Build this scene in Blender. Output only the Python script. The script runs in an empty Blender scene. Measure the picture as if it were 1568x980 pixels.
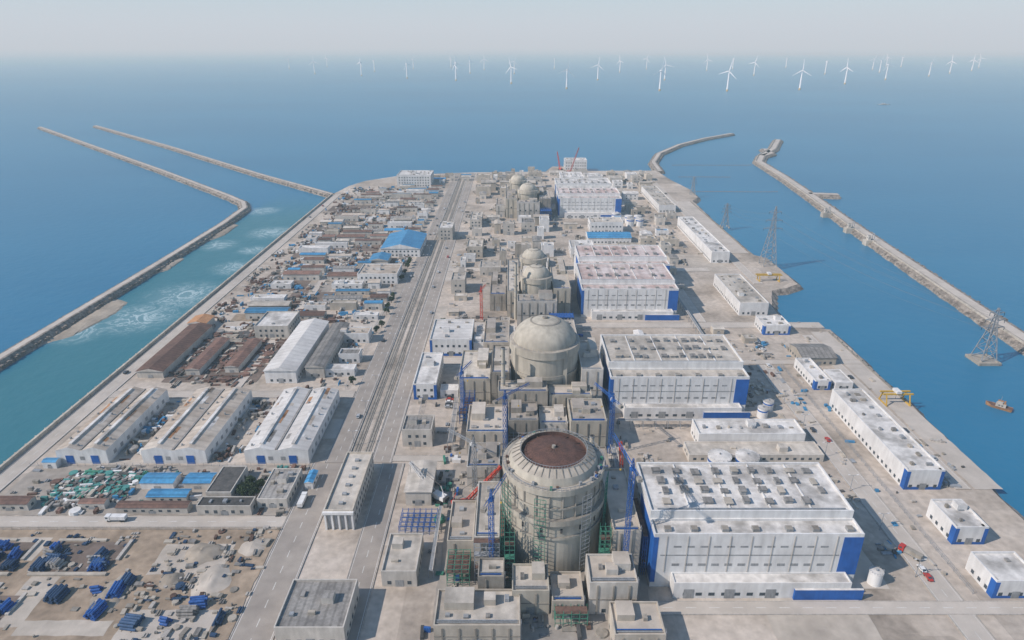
import bpy, math, random
from mathutils import Vector, noise
R = random.Random(11)
scene = bpy.context.scene

# ------------------------------------------------------------------ materials
def nd(nt, t, **kw):
    n = nt.nodes.new(t)
    for k, v in kw.items():
        setattr(n, k, v)
    return n

def make_mat(name, c1, c2=None, scale=0.15, rough=0.85, stripe=None, stripe_axis='X', stripe_amt=0.25,
             var=0.12, spec=0.3, grime=0.35, lo=.3, hi=.62):
    m = bpy.data.materials.new(name); m.use_nodes = True
    nt = m.node_tree; L = nt.links
    b = nt.nodes['Principled BSDF']
    b.inputs['Roughness'].default_value = rough
    b.inputs['Specular IOR Level'].default_value = spec
    if c2 is None: c2 = tuple(c*0.72 for c in c1)
    g = nd(nt, 'ShaderNodeNewGeometry')
    n1 = nd(nt, 'ShaderNodeTexNoise'); n1.inputs['Scale'].default_value = scale
    n1.inputs['Detail'].default_value = 6; n1.inputs['Roughness'].default_value = 0.58
    L.new(g.outputs['Position'], n1.inputs['Vector'])
    cr = nd(nt, 'ShaderNodeValToRGB')
    cr.color_ramp.elements[0].position = lo; cr.color_ramp.elements[1].position = hi
    cr.color_ramp.elements[0].color = (*c2, 1); cr.color_ramp.elements[1].color = (*c1, 1)
    L.new(n1.outputs['Fac'], cr.inputs['Fac'])
    col = cr.outputs['Color']
    n2 = nd(nt, 'ShaderNodeTexNoise'); n2.inputs['Scale'].default_value = scale*5
    n2.inputs['Detail'].default_value = 3
    mp = nd(nt, 'ShaderNodeMapping'); mp.inputs['Scale'].default_value = (1,1,.2)   # run-off streaks on walls
    L.new(g.outputs['Position'], mp.inputs[0]); L.new(mp.outputs[0], n2.inputs['Vector'])
    mr = nd(nt, 'ShaderNodeMapRange'); mr.inputs[1].default_value = 0.3; mr.inputs[2].default_value = 0.7
    mr.inputs[3].default_value = 1-grime*.7; mr.inputs[4].default_value = 1+grime*0.3
    L.new(n2.outputs['Fac'], mr.inputs[0])
    val = mr.outputs[0]
    if stripe:
        sp = nd(nt, 'ShaderNodeSeparateXYZ'); L.new(g.outputs['Position'], sp.inputs[0])
        mu = nd(nt, 'ShaderNodeMath', operation='MULTIPLY'); mu.inputs[1].default_value = 2*math.pi/stripe
        L.new(sp.outputs[stripe_axis], mu.inputs[0])
        si = nd(nt, 'ShaderNodeMath', operation='SINE'); L.new(mu.outputs[0], si.inputs[0])
        m2 = nd(nt, 'ShaderNodeMapRange'); m2.inputs[1].default_value = 0.3; m2.inputs[2].default_value = 0.9
        m2.inputs[3].default_value = 1; m2.inputs[4].default_value = 1-stripe_amt
        L.new(si.outputs[0], m2.inputs[0])
        mm = nd(nt, 'ShaderNodeMath', operation='MULTIPLY'); L.new(val, mm.inputs[0]); L.new(m2.outputs[0], mm.inputs[1])
        val = mm.outputs[0]
    oi = nd(nt, 'ShaderNodeObjectInfo')
    m3 = nd(nt, 'ShaderNodeMapRange'); m3.inputs[3].default_value = 1-var; m3.inputs[4].default_value = 1+var
    L.new(oi.outputs['Random'], m3.inputs[0])
    mm = nd(nt, 'ShaderNodeMath', operation='MULTIPLY'); L.new(val, mm.inputs[0]); L.new(m3.outputs[0], mm.inputs[1])
    mx = nd(nt, 'ShaderNodeVectorMath', operation='SCALE')
    L.new(col, mx.inputs[0]); L.new(mm.outputs[0], mx.inputs['Scale'])
    L.new(mx.outputs[0], b.inputs['Base Color'])
    return m

M = {}
M['white'] = make_mat('white_painted_cladding', (.74,.735,.72), (.60,.59,.575), .1, .6, stripe=6, stripe_amt=.05, var=.05, grime=.18)
M['offwhite'] = make_mat('offwhite_plaster', (.56,.525,.475), (.42,.39,.345), .12, .8, var=.1, grime=.22)
M['blue'] = make_mat('blue_cladding', (.02,.12,.42), (.015,.09,.32), .2, .5, var=.1, grime=.15)
M['concrete'] = make_mat('pale_concrete', (.50,.45,.38), (.34,.305,.255), .07, .9, var=.14, grime=.3)
M['containment'] = make_mat('containment_concrete', (.49,.45,.375), (.385,.35,.29), .07, .85, var=.03, grime=.3)
M['dconcrete'] = make_mat('raw_concrete', (.34,.31,.265), (.21,.19,.165), .1, .9, var=.15, grime=.35)
M['roofwhite'] = make_mat('white_membrane_roof', (.70,.675,.64), (.38,.36,.335), .07, .7, stripe=9, stripe_amt=.08, stripe_axis='X', var=.05, grime=.28, lo=.38, hi=.55)
M['roofbeige'] = make_mat('beige_gravel_roof', (.53,.485,.425), (.34,.31,.27), .06, .9, stripe=7, stripe_amt=.1, var=.12, grime=.28, lo=.36, hi=.56)
M['roofpink'] = make_mat('weathered_pink_roof', (.63,.56,.535), (.41,.285,.25), .06, .8, stripe=8, stripe_amt=.18, var=.06, grime=.25)
M['roofmetal'] = make_mat('galvanised_metal_roof', (.66,.635,.60), (.47,.44,.41), .05, .5, stripe=5, stripe_axis='Y', stripe_amt=.1, var=.05, grime=.18)
M['roofdirty'] = make_mat('dirty_metal_roof', (.56,.495,.42), (.36,.28,.21), .05, .6, stripe=5, stripe_axis='Y', stripe_amt=.14, var=.08, grime=.28)
M['rust'] = make_mat('rusty_metal_roof', (.18,.105,.08), (.095,.06,.048), .12, .8, stripe=3, stripe_axis='Y', var=.35, grime=.4)
M['brick'] = make_mat('red_brown_roof', (.26,.15,.115), (.15,.095,.08), .15, .8, stripe=2.5, stripe_axis='Y', var=.3, grime=.4)
M['orange'] = make_mat('orange_roof', (.45,.24,.12), (.32,.16,.08), .15, .8, var=.15)
M['roofblue'] = make_mat('blue_metal_roof', (.07,.27,.47), (.045,.19,.37), .1, .5, stripe=4, stripe_axis='Y', stripe_amt=.3, var=.25)
M['roofgrey'] = make_mat('grey_roof', (.32,.305,.285), (.195,.185,.175), .15, .8, stripe=3, var=.25)
M['dark'] = make_mat('dark_tar_roof', (.12,.115,.11), (.06,.06,.06), .2, .9, var=.3)
M['glass'] = make_mat('window_glass', (.06,.08,.10), (.04,.055,.07), .5, .2, spec=.6, grime=.1)
M['louvre'] = make_mat('louvre_grey', (.33,.34,.345), (.24,.245,.25), .3, .6)
M['steelblue'] = make_mat('blue_steel', (.03,.12,.38), (.02,.08,.28), .4, .5)
M['steelred'] = make_mat('red_steel', (.60,.06,.03), (.45,.045,.025), .4, .5, grime=.1)
M['steelyellow'] = make_mat('yellow_steel', (.58,.37,.06), (.45,.28,.05), .4, .5, grime=.1)
M['steelgrey'] = make_mat('grey_steel', (.33,.35,.37), (.24,.255,.275), .4, .5)
M['steelgreen'] = make_mat('green_scaffold_net', (.06,.25,.17), (.045,.17,.125), .3, .8, grime=.3)
M['teal'] = make_mat('teal_tarpaulin', (.07,.24,.21), (.045,.145,.15), .3, .7, var=.3)
M['navy'] = make_mat('navy_pipe_coating', (.04,.085,.17), (.025,.055,.11), .3, .6, var=.3)
M['turbine'] = make_mat('turbine_white', (.88,.88,.88), (.84,.84,.84), .01, .4, var=.02, grime=.02)
M['tyre'] = make_mat('rubber', (.03,.03,.03), (.02,.02,.02), 1, .9)
M['asphalt'] = make_mat('worn_asphalt', (.36,.32,.28), (.265,.235,.21), .03, .95, var=.04, grime=.22)
M['croad'] = make_mat('concrete_road', (.51,.46,.405), (.41,.37,.325), .03, .95, var=.04, grime=.16)
M['kerb'] = make_mat('kerb_stone', (.48,.45,.41), (.38,.35,.32), .3, .9)
M['paint'] = make_mat('road_paint', (.68,.67,.64), (.56,.55,.52), .4, .8)
M['rock'] = make_mat('armour_rock', (.34,.295,.25), (.11,.095,.085), .22, .95, var=.03, grime=.6)
M['sand'] = make_mat('sandy_shoal', (.37,.32,.26), (.25,.215,.175), .08, .95, grime=.2)
M['soil'] = make_mat('bare_soil', (.37,.29,.215), (.22,.17,.125), .05, .98, var=.08, grime=.38)
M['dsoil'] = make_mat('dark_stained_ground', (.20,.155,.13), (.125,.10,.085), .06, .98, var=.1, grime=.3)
M['pave1'] = make_mat('paving_beige', (.51,.455,.39), (.38,.335,.285), .04, .95, var=.08, grime=.25)
M['pave2'] = make_mat('paving_grey', (.39,.35,.305), (.28,.25,.22), .05, .95, var=.1, grime=.28)
M['rail'] = make_mat('rail_steel', (.19,.17,.155), (.14,.125,.115), .3, .8)
M['bark'] = make_mat('bark', (.10,.07,.05))
M['leaf'] = make_mat('leaves', (.06,.09,.035), (.035,.055,.025), .6, .8, var=.3)
M['rustliner'] = make_mat('rusty_liner', (.15,.08,.062), (.085,.05,.042), .35, .8, grime=.5)

# ------------------------------------------------------------------ mesh builder
class MB:
    def __init__(s, ox=0, oy=0, oz=0, rot=0):
        s.v=[]; s.f=[]; s.m=[]; s.sm=[]; s.mats=[]; s.o=(ox,oy,oz); s.rot=rot
    def mi(s, k):
        if k not in s.mats: s.mats.append(k)
        return s.mats.index(k)
    def poly(s, pts, k, smooth=False):
        n=len(s.v); s.v += [tuple(p) for p in pts]; s.f.append(tuple(range(n, n+len(pts))))
        s.m.append(s.mi(k)); s.sm.append(smooth)
    def raw(s, vs, fs, k, smooth=False):
        n=len(s.v); s.v += [tuple(p) for p in vs]
        for i,f in enumerate(fs):
            s.f.append(tuple(n+j for j in f)); s.m.append(s.mi(k if isinstance(k,str) else k[i])); s.sm.append(smooth)
    def box(s, x0,x1,y0,y1,z0,z1, k, top=None, a=0):
        vs=[(x0,y0,z0),(x1,y0,z0),(x1,y1,z0),(x0,y1,z0),(x0,y0,z1),(x1,y0,z1),(x1,y1,z1),(x0,y1,z1)]
        if a:
            cx,cy=(x0+x1)/2,(y0+y1)/2; c,sn=math.cos(a),math.sin(a)
            vs=[(cx+(x-cx)*c-(y-cy)*sn, cy+(x-cx)*sn+(y-cy)*c, z) for x,y,z in vs]
        t=top or k
        s.raw(vs,[(3,2,1,0),(4,5,6,7),(0,1,5,4),(1,2,6,5),(2,3,7,6),(3,0,4,7)],[k,t,k,k,k,k])
    def lathe(s, cx,cy, prof, n=48, smooth=False):
        n0=len(s.v)
        for r,z,_ in prof:
            for i in range(n):
                a=2*math.pi*i/n; s.v.append((cx+r*math.cos(a), cy+r*math.sin(a), z))
        for j in range(1,len(prof)):
            k=s.mi(prof[j][2])
            for i in range(n):
                i2=(i+1)%n
                s.f.append((n0+(j-1)*n+i, n0+(j-1)*n+i2, n0+j*n+i2, n0+j*n+i)); s.m.append(k); s.sm.append(smooth)
    def cyl(s, cx,cy,z0,z1,r0,r1,k,n=20,top=None):
        s.lathe(cx,cy,[(r0,z0,k),(r1,z1,k),(0.01,z1,top or k)],n)
    def beam(s, a, b, w, k, w2=None):
        a=Vector(a); b=Vector(b); d=(b-a)
        if d.length<1e-6: return
        d.normalize(); up=Vector((0,0,1)) if abs(d.z)<.9 else Vector((1,0,0))
        u=d.cross(up).normalized(); v=d.cross(u)
        w2=w2 or w
        vs=[]
        for p,ww in ((a,w),(b,w2)):
            for su,sv in ((-1,-1),(1,-1),(1,1),(-1,1)):
                vs.append(p+u*su*ww/2+v*sv*ww/2)
        s.raw(vs,[(0,1,2,3),(7,6,5,4),(0,4,5,1),(1,5,6,2),(2,6,7,3),(3,7,4,0)],k)
    def gable(s, x0,x1,y0,y1,z,rise,axis,roof,wall,ov=.5):
        z-=.05
        if axis=='Y':
            x0-=ov;x1+=ov;y0-=ov;y1+=ov; xm=(x0+x1)/2
            vs=[(x0,y0,z),(x1,y0,z),(x1,y1,z),(x0,y1,z),(xm,y0,z+rise),(xm,y1,z+rise)]
            s.raw(vs,[(0,1,4),(2,3,5),(1,2,5,4),(3,0,4,5),(3,2,1,0)],[wall,wall,roof,roof,wall])
        else:
            x0-=ov;x1+=ov;y0-=ov;y1+=ov; ym=(y0+y1)/2
            vs=[(x0,y0,z),(x1,y0,z),(x1,y1,z),(x0,y1,z),(x0,ym,z+rise),(x1,ym,z+rise)]
            s.raw(vs,[(0,1,5,4),(2,3,4,5),(3,0,4),(1,2,5),(3,2,1,0)],[roof,roof,wall,wall,wall])
    def windows(s, x0,x1,y0,y1,z,h,w,pitch,k,sides='SEW'):
        e=.07
        def rng(a,b):
            n=int((b-a-1.2)/pitch)
            if n<1: return []
            st=(b-a-(n-1)*pitch)/2
            return [a+st+i*pitch for i in range(n)]
        for side in sides:
            if side in 'SN':
                for c in rng(x0,x1):
                    if side=='S': s.box(c-w/2,c+w/2,y0-e,y0-.002,z,z+h,k)
                    else: s.box(c-w/2,c+w/2,y1+.002,y1+e,z,z+h,k)
            else:
                for c in rng(y0,y1):
                    if side=='E': s.box(x1+.002,x1+e,c-w/2,c+w/2,z,z+h,k)
                    else: s.box(x0-e,x0-.002,c-w/2,c+w/2,z,z+h,k)
    def parapet(s, x0,x1,y0,y1,z,k,t=.45,h=.9):
        s.box(x0,x0+t,y0,y1,z,z+h,k); s.box(x1-t,x1,y0,y1,z,z+h,k)
        s.box(x0+t,x1-t,y0,y0+t,z,z+h,k); s.box(x0+t,x1-t,y1-t,y1,z,z+h,k)
    def obj(s, name):
        me=bpy.data.meshes.new(name); me.from_pydata(s.v,[],s.f); me.update()
        for k in s.mats: me.materials.append(M[k])
        me.polygons.foreach_set('material_index', s.m); me.polygons.foreach_set('use_smooth', s.sm)
        o=bpy.data.objects.new(name,me); o.location=s.o; o.rotation_euler[2]=s.rot
        scene.collection.objects.link(o); return o

occ=[]
def free(x0,x1,y0,y1,g=1.0):
    for a,b,c,d in occ:
        if x0-g<b and x1+g>a and y0-g<d and y1+g>c: return False
    return True

# ------------------------------------------------------------------ buildings
def building(name,x0,x1,y0,y1,h,wall='white',roof='roofwhite',style='flat',axis=None,rows=None,rise=None,
             vents=0,stripe=None,door=True,wp=4.0,ww=1.6,z0=0,detail=False):
    occ.append((x0,x1,y0,y1))
    cx,cy=(x0+x1)/2,(y0+y1)/2; a,b=(x1-x0)/2,(y1-y0)/2
    mb=MB(cx,cy,z0)
    if axis is None: axis='Y' if b>a else 'X'
    mb.box(-a,a,-b,b,-.3,h,wall,roof)
    if style=='flat':
        mb.parapet(-a,a,-b,b,h,wall,t=min(.45,a*.1),h=.9 if h>5 else .4)
    else:
        span=min(a,b)
        rise=rise or max(.8,span*.24)
        mb.gable(-a,a,-b,b,h,rise,axis,roof,wall,ov=min(.6,span*.1))
    if rows is None: rows=max(1,int(h//4.2))
    for r in range(rows):
        z=1.2+r*(h-1)/rows
        mb.windows(-a,a,-b,b,z,min(1.7,(h-1)/rows*.45),ww,wp,'glass','SEWN' if h>9 else 'SEW')
    if door:
        dw=min(1.6,a*.3)
        mb.box(-dw,dw,-b-.12,-b-.075,0,min(2.8+h*.08,h*.5),'louvre')
    if stripe:
        mb.box(-a-.05,a+.05,-b-.05,-b-.001,h*.0,h*.16,stripe)
        mb.box(a-1.6,a+.06,-b-.09,-b+3,.1,h,stripe); mb.box(-a-.06,-a+1.6,-b-.09,-b+3,.1,h,stripe)
    rr=random.Random(int(cx*7+cy*13))
    if vents and style=='flat':
        nx=max(1,int(a*2/7)); ny=max(1,int(b*2/8))
        for i in range(nx):
            for j in range(ny):
                if rr.random()<vents:
                    px=-a+1.5+(i+.5)*(2*a-3)/nx+rr.uniform(-.8,.8); py=-b+1.5+(j+.5)*(2*b-3)/ny+rr.uniform(-.8,.8)
                    w=rr.uniform(.4,1.5); d=rr.uniform(.4,1.3)
                    mb.box(px-w,px+w,py-d,py+d,h-.02,h+rr.uniform(.6,1.8),rr.choice(['concrete','louvre','roofgrey','dconcrete','steelgrey']))
        if a>5 and b>5 and rr.random()<.7:
            px=rr.uniform(-a*.5,a*.5); py=rr.uniform(-b*.5,b*.5)
            mb.box(px-2.2,px+2.2,py-2,py+2,h-.02,h+2.8,wall,roof)
    if detail:
        if a>6 and b>4:
            s=rr.choice((-1,1)); mb.box(s*a*.45-a*.35,s*a*.45+a*.35,-b*.1,b*.8,h-.02,h+rr.uniform(2.5,5),wall,roof)
        for i in range(int(2*a/6)):
            x=-a+3+i*6; mb.box(x-.3,x+.3,-b-.35,-b-.001,0,h-.5,'dconcrete')
        mb.box(-a-.06,a+.06,-b-.2,-b-.001,h*.5,h*.5+.35,'dconcrete')
        for i in range(2):
            y=-b+1.6+i*.9; mb.beam((-a+1,y,h+.6),(a-1,y,h+.6),.35,rr.choice(('steelgrey','steelblue','louvre')))
        mb.beam((a+.3,-b+1,0),(a+.3,-b+1,h+1.5),.25,'steelgrey'); mb.beam((a+.3,-b+2,0),(a+.3,-b+2,h+1.5),.25,'steelgrey')
        for q in range(int(h/1.5)): mb.beam((a+.3,-b+1,1+q*1.5),(a+.3,-b+2,1+q*1.5),.12,'steelgrey')
    return mb.obj(name)

def turbine_hall(x0,x1,y0,y1,h,hu,roof,vx,vy,seed=1):
    occ.append((x0-2,x1+2,y0-7,y1))
    cx,cy=(x0+x1)/2,(y0+y1)/2; a,b=(x1-x0)/2,(y1-y0)/2
    mb=MB(cx,cy,0); fb=-b+ (2*b)*.22
    rr=random.Random(seed)
    mb.box(-a,a,-b,fb,-.3,h,'white',roof); mb.parapet(-a,a,-b,fb,h,'white',.6,1.0)
    mb.box(-a+.01,a-.4,fb,b,-.3,hu,'white',roof); mb.parapet(-a+.01,a-.4,fb,b,hu,'white',.6,1.1)
    n=5
    for i in range(1,n):
        x=-a+2*a*i/n
        mb.box(x-.25,x+.25,fb+.7,b-.7,hu-.01,hu+.5,'white')
    for i in range(vx):
        for j in range(vy):
            px=-a+4+(i+.5)*(2*a-8)/vx+rr.uniform(-.7,.7); py=fb+3+(j+.5)*(b-fb-6)/vy+rr.uniform(-.5,.5)
            if rr.random()<.86:
                w=rr.uniform(.8,1.7); d=rr.uniform(1.0,1.9); t=rr.uniform(.8,1.8)
                mb.box(px-w,px+w,py-d,py+d,hu-.01,hu+t,'louvre','roofgrey')
                mb.box(px-w-.25,px+w+.25,py-d-.25,py+d+.25,hu+t,hu+t+.25,rr.choice(('concrete','roofgrey','roofgrey')))
    for i in range(7):
        px=-a+5+i*(2*a-10)/6+rr.uniform(-1,1)
        mb.box(px-1.3,px+1.3,-b+2.2,-b+4.6,h-.01,h+1.3,'louvre','dconcrete')
    mb.box(a-7.5,a+.09,-b-.09,-b+8,h*.25,h-.6,'blue')
    mb.box(-a-.09,-a+1.8,-b-.09,b*.3,h*.1,h-.6,'blue')
    mb.box(-a+3,a-8,-b-.06,-b-.002,h*.62,h*.62+.5,'louvre')
    mb.windows(-a+4,a-9,-b,b,h*.42,1.2,3.0,5.2,'louvre','S')
    mb.windows(-a+4,a-9,-b,b,h*.78,.8,3.0,5.2,'louvre','S')
    mb.windows(-a,a-.4,fb+3,b,hu*.55,1.4,2.6,6,'glass','E')
    mb.windows(-a,a-.4,fb+10,b,hu*.7,1.4,2.6,6,'glass','W')
    mb.box(-a+8,a-4,-b-6,-b-.1,-.3,h*.28,'white','roofwhite'); mb.parapet(-a+8,a-4,-b-6,-b-.1,h*.28,'white',.4,.6)
    mb.box(a-26,a+.8,-b-7,-b-6.01,-.3,h*.2,'blue','roofwhite')
    mb.windows(-a+8,a-28,-b-6,-b,1.4,1.5,2.4,5,'glass','S')
    for i in range(4):
        px=-a+14+i*16
        mb.box(px-2,px+2,-b-6.12,-b-6.075,0,4.6,'louvre')
    for i in range(9):
        px=-a+5+i*(2*a-15)/8; mb.box(px-.12,px+.12,-b-.25,-b-.08,h*.3,h,'offwhite')
    mb.beam((-a+3,fb+1.6,hu+.8),(a-3,fb+1.6,hu+.8),.5,'steelgrey')
    return mb.obj('turbine_hall')

turbine_hall(55,136,200,242,25.5,29,'roofwhite',9,4,seed=3)
turbine_hall(57,137,334,385,23,27,'roofbeige',13,3,seed=5)
turbine_hall(55,131,482,538,23,26,'roofpink',9,2,seed=6)
turbine_hall(59,138,545,594,23,26,'roofpink',8,2,seed=7)
turbine_hall(58,137,810,858,24,27,'roofpink',8,2,seed=8)
turbine_hall(60,135,872,925,24,27,'roofwhite',8,2,seed=9)

def reactor_open(cx,cy):
    occ.append((cx-22,cx+22,cy-22,cy+22))
    mb=MB(cx,cy,0); c='containment'; d='dconcrete'
    mb.lathe(0,0,[(20.6,-.3,c),(20.6,20,c),(21.4,20,c),(21.4,21,c),(20.6,21,d),(20.6,27,c),(21.8,27,c),(21.8,29.5,c),(19.9,29.5,d),
                  (19.9,34,c),(20.5,34,c),(20.5,34.8,c),(19.9,34.8,d),(19.9,40,c),(21,40.6,c),(21,43.2,c),(18.6,43.4,'concrete'),(18.3,43.4,d),(17.2,46.2,c),(13.6,48.3,'concrete'),
                  (13.3,48.3,d),(13.3,46.6,'rustliner'),(9,48,'rustliner'),(4,48.9,'rustliner'),(.3,49.2,'rustliner')],72)
    for i in range(72):
        a=2*math.pi*i/72; ca,sa=math.cos(a),math.sin(a)
        for r,z0,z1 in ((20.8,43.2,44.6),(13.7,48.3,49.6)):
            mb.beam((r*ca,r*sa,z0),(r*ca,r*sa,z1),.14,'steelgrey')
        if i%2==0:
            mb.beam((17.0*ca,17.0*sa,46.4),(13.9*ca,13.9*sa,48.4),.3,'dconcrete')
    for r,z in ((20.8,44.6),(13.7,49.6)):
        for i in range(72):
            a=2*math.pi*i/72; b=2*math.pi*(i+1)/72
            mb.beam((r*math.cos(a),r*math.sin(a),z),(r*math.cos(b),r*math.sin(b),z),.14,'steelgrey')
    for i in range(12):
        a=2*math.pi*i/12
        mb.beam((13*math.cos(a),13*math.sin(a),47),(1.2*math.cos(a),1.2*math.sin(a),49.3),.3,'rust')
    for i in range(24):
        a=2*math.pi*(i+.5)/24
        mb.beam((20.2*math.cos(a),20.2*math.sin(a),30),(20.2*math.cos(a),20.2*math.sin(a),40),.45,'concrete')
    for i in range(16):
        a=2*math.pi*(i+.3)/16
        mb.beam((20.45*math.cos(a),20.45*math.sin(a),23),(20.45*math.cos(a),20.45*math.sin(a),25),.9,'dark')
    rr=random.Random(2)
    for i in range(30):
        a=rr.uniform(0,6.28); r=rr.uniform(18.9,20.2); x,y=r*math.cos(a),r*math.sin(a)
        mb.box(x-.5,x+.5,y-.5,y+.5,43.2,43.2+rr.uniform(.5,1.8),rr.choice(('steelgrey','rust','steelblue','louvre','steelgreen')),a=a)
    mb.cyl(0,0,49,50.2,.9,.8,'dconcrete',12)
    for a0,k,n in ((-2.75,'steelgreen',4),(-.45,'steelgreen',4),(-1.95,'steelgreen',3),(-1.1,'steelgrey',3)):
        for j in range(n):
            a=a0+j*.1
            mb.beam((22.6*math.cos(a),22.6*math.sin(a),4),(22.6*math.cos(a),22.6*math.sin(a),40),.2,k)
        for z in range(6,41,2):
            a=a0; b=a0+.1*(n-1)
            mb.beam((22.6*math.cos(a),22.6*math.sin(a),z),(22.6*math.cos(b),22.6*math.sin(b),z),.16,k)
    return mb.obj('reactor_building')

def reactor_dome(cx,cy,r,zs,zt,n=64):
    occ.append((cx-r-1,cx+r+1,cy-r-1,cy+r+1))
    mb=MB(cx,cy,0); c='containment'
    mb.lathe(0,0,[(r,-.3,c),(r,zs*.55,c),(r+.7,zs*.55,c),(r+.7,zs*.6,c),(r,zs*.6,'dconcrete'),(r,zs*.86,c),(r+1,zs*.88,c),(r+1,zs,c),(r-1.4,zs+.1,'concrete')],n)
    prof=[]
    R0=r-1.4; H=zt-zs
    for i in range(13):
        t=i/12*math.pi/2
        prof.append((max(.02,R0*math.cos(t)), zs+H*math.sin(t)+.1, c))
    mb.lathe(0,0,prof,n,True)
    mb.cyl(0,0,zt-.1,zt+1.1,r*.08,r*.08,'dconcrete',12)
    mb.lathe(0,0,[(r*.45,zs+H*.86,c),(r*.45,zs+H*.905,c),(r*.40,zs+H*.93,'dconcrete')],n)
    for i in range(int(n/1.5)):
        a=2*math.pi*i/int(n/1.5); ca,sa=math.cos(a),math.sin(a)
        mb.beam((r*.99*ca,r*.99*sa,zs),(r*.99*ca,r*.99*sa,zs+1.2),.14,'steelgrey')
    for k in range(4):
        a=k*math.pi/2+.6
        mb.beam((r*math.cos(a),r*math.sin(a),0),(r*math.cos(a),r*math.sin(a),zs*.99),2.2,'containment')
    a=-1.9
    mb.beam((r*1.02*math.cos(a),r*1.02*math.sin(a),zs*.2),(r*.5*math.cos(a),r*.5*math.sin(a),zs+H*.83),.7,'dconcrete')
    return mb.obj('reactor_building')

reactor_open(17,225)
reactor_dome(19.5,355,20,39,52)
reactor_dome(19,490,12,33,41)
reactor_dome(18.5,542,11,32,39)
reactor_dome(20,822,12,33,41)
reactor_dome(8,892,11,32,39)

aux=[(-8,20,321,334,21),(21,45,322,334,18),(-2,14,300,320,15),(15,30,302,320,12),(-24,-3,292,320,13),(31,50,296,320,17),(-12,-1.5,336,374,25),(40.5,53,338,378,26),
     (42,53,380,402,15),(-32,-13,345,385,16),(0,40,377,396,19),(-22,-6,264,285,11),(-5,8,267,283,8),(14,30,262,285,13),(31,48,264,283,10),
     (-15,-5,206,242,19),(40,51,205,246,23),(-4,38,248,261,20),(-13,-3,190,200,14),(29,47,186,201,15),(-27,-16,214,240,10),
     (0,14,186,200,11),(15,27,184,199,8),(4,34,460,476,21),(-4,5.5,480,562,22),(32.5,46,480,562,24),(-18,-5,495,550,14),(7,31,504,528,24),
     (8,30,556,566,17),(-8,6,806,860,24),(34,48,800,858,25),(6,34,794,808,22),(8,32,838,874,24),(-8,-5,880,920,20),(22,46,878,920,24),(-20,-9,810,850,15),
     (-28,3,172,189,9),(36,54,168,183,9),(-20,-2,412,452,9),(12,46,412,448,11)]
for i,(a,b,c,d,h) in enumerate(aux):
    building('auxiliary_building',a,b,c,d,h,('concrete','containment','dconcrete','offwhite')[i%4] if h>9 else 'concrete',('roofbeige','pave1','pave2')[i%3],'flat',vents=.7,rows=max(0,int(h//9)),wp=6.5,detail=True)
for x,y,h in ((-5,330,44),(36,250,38),(3,478,46)):
    mb=MB(x,y,0); mb.lathe(0,0,[(1.6,0,'dconcrete'),(1.2,h*.5,'containment'),(1.2,h*.5+.6,'steelgrey'),(1.0,h,'containment'),(1.2,h,'steelgrey'),(1.2,h+.6,'steelgrey'),(.5,h+.6,'dark')],16)
    for q in range(3): mb.lathe(0,0,[(1.5,h*(.4+.2*q),'steelgrey'),(1.9,h*(.4+.2*q),'steelgrey'),(1.9,h*(.4+.2*q)+.5,'steelgrey')],12)
    mb.obj('ventilation_stack')
def pipe_rack(p0,p1,h=5,w=3):
    a=Vector((*p0,0)); b=Vector((*p1,0)); L=(b-a).length; d=(b-a).normalized(); n=Vector((-d.y,d.x,0)); mb=MB()
    for i in range(int(L/7)+1):
        c=a+d*min(L,i*7)
        for s in (-1,1): mb.beam(c+n*s*w/2,c+n*s*w/2+Vector((0,0,h)),.3,'steelgrey')
        mb.beam(c-n*w/2+Vector((0,0,h)),c+n*w/2+Vector((0,0,h)),.3,'steelgrey')
    for i,k in enumerate(('offwhite','steelgrey','louvre','steelgrey','offwhite')):
        o=n*(-w/2+.3+i*(w-.6)/4)+Vector((0,0,h+.32)); mb.beam(a+o,b+o,.3,k)
    mb.obj('pipe_rack')
pipe_rack((-33,296),(-33,344)); pipe_rack((53.3,250),(53.3,294)); pipe_rack((60,318),(134,318)); pipe_rack((-33,205),(-33,245),3.5,2); pipe_rack((140,410),(140,590),4,2.2); pipe_rack((64,250),(150,250),4,2.2)

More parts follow.
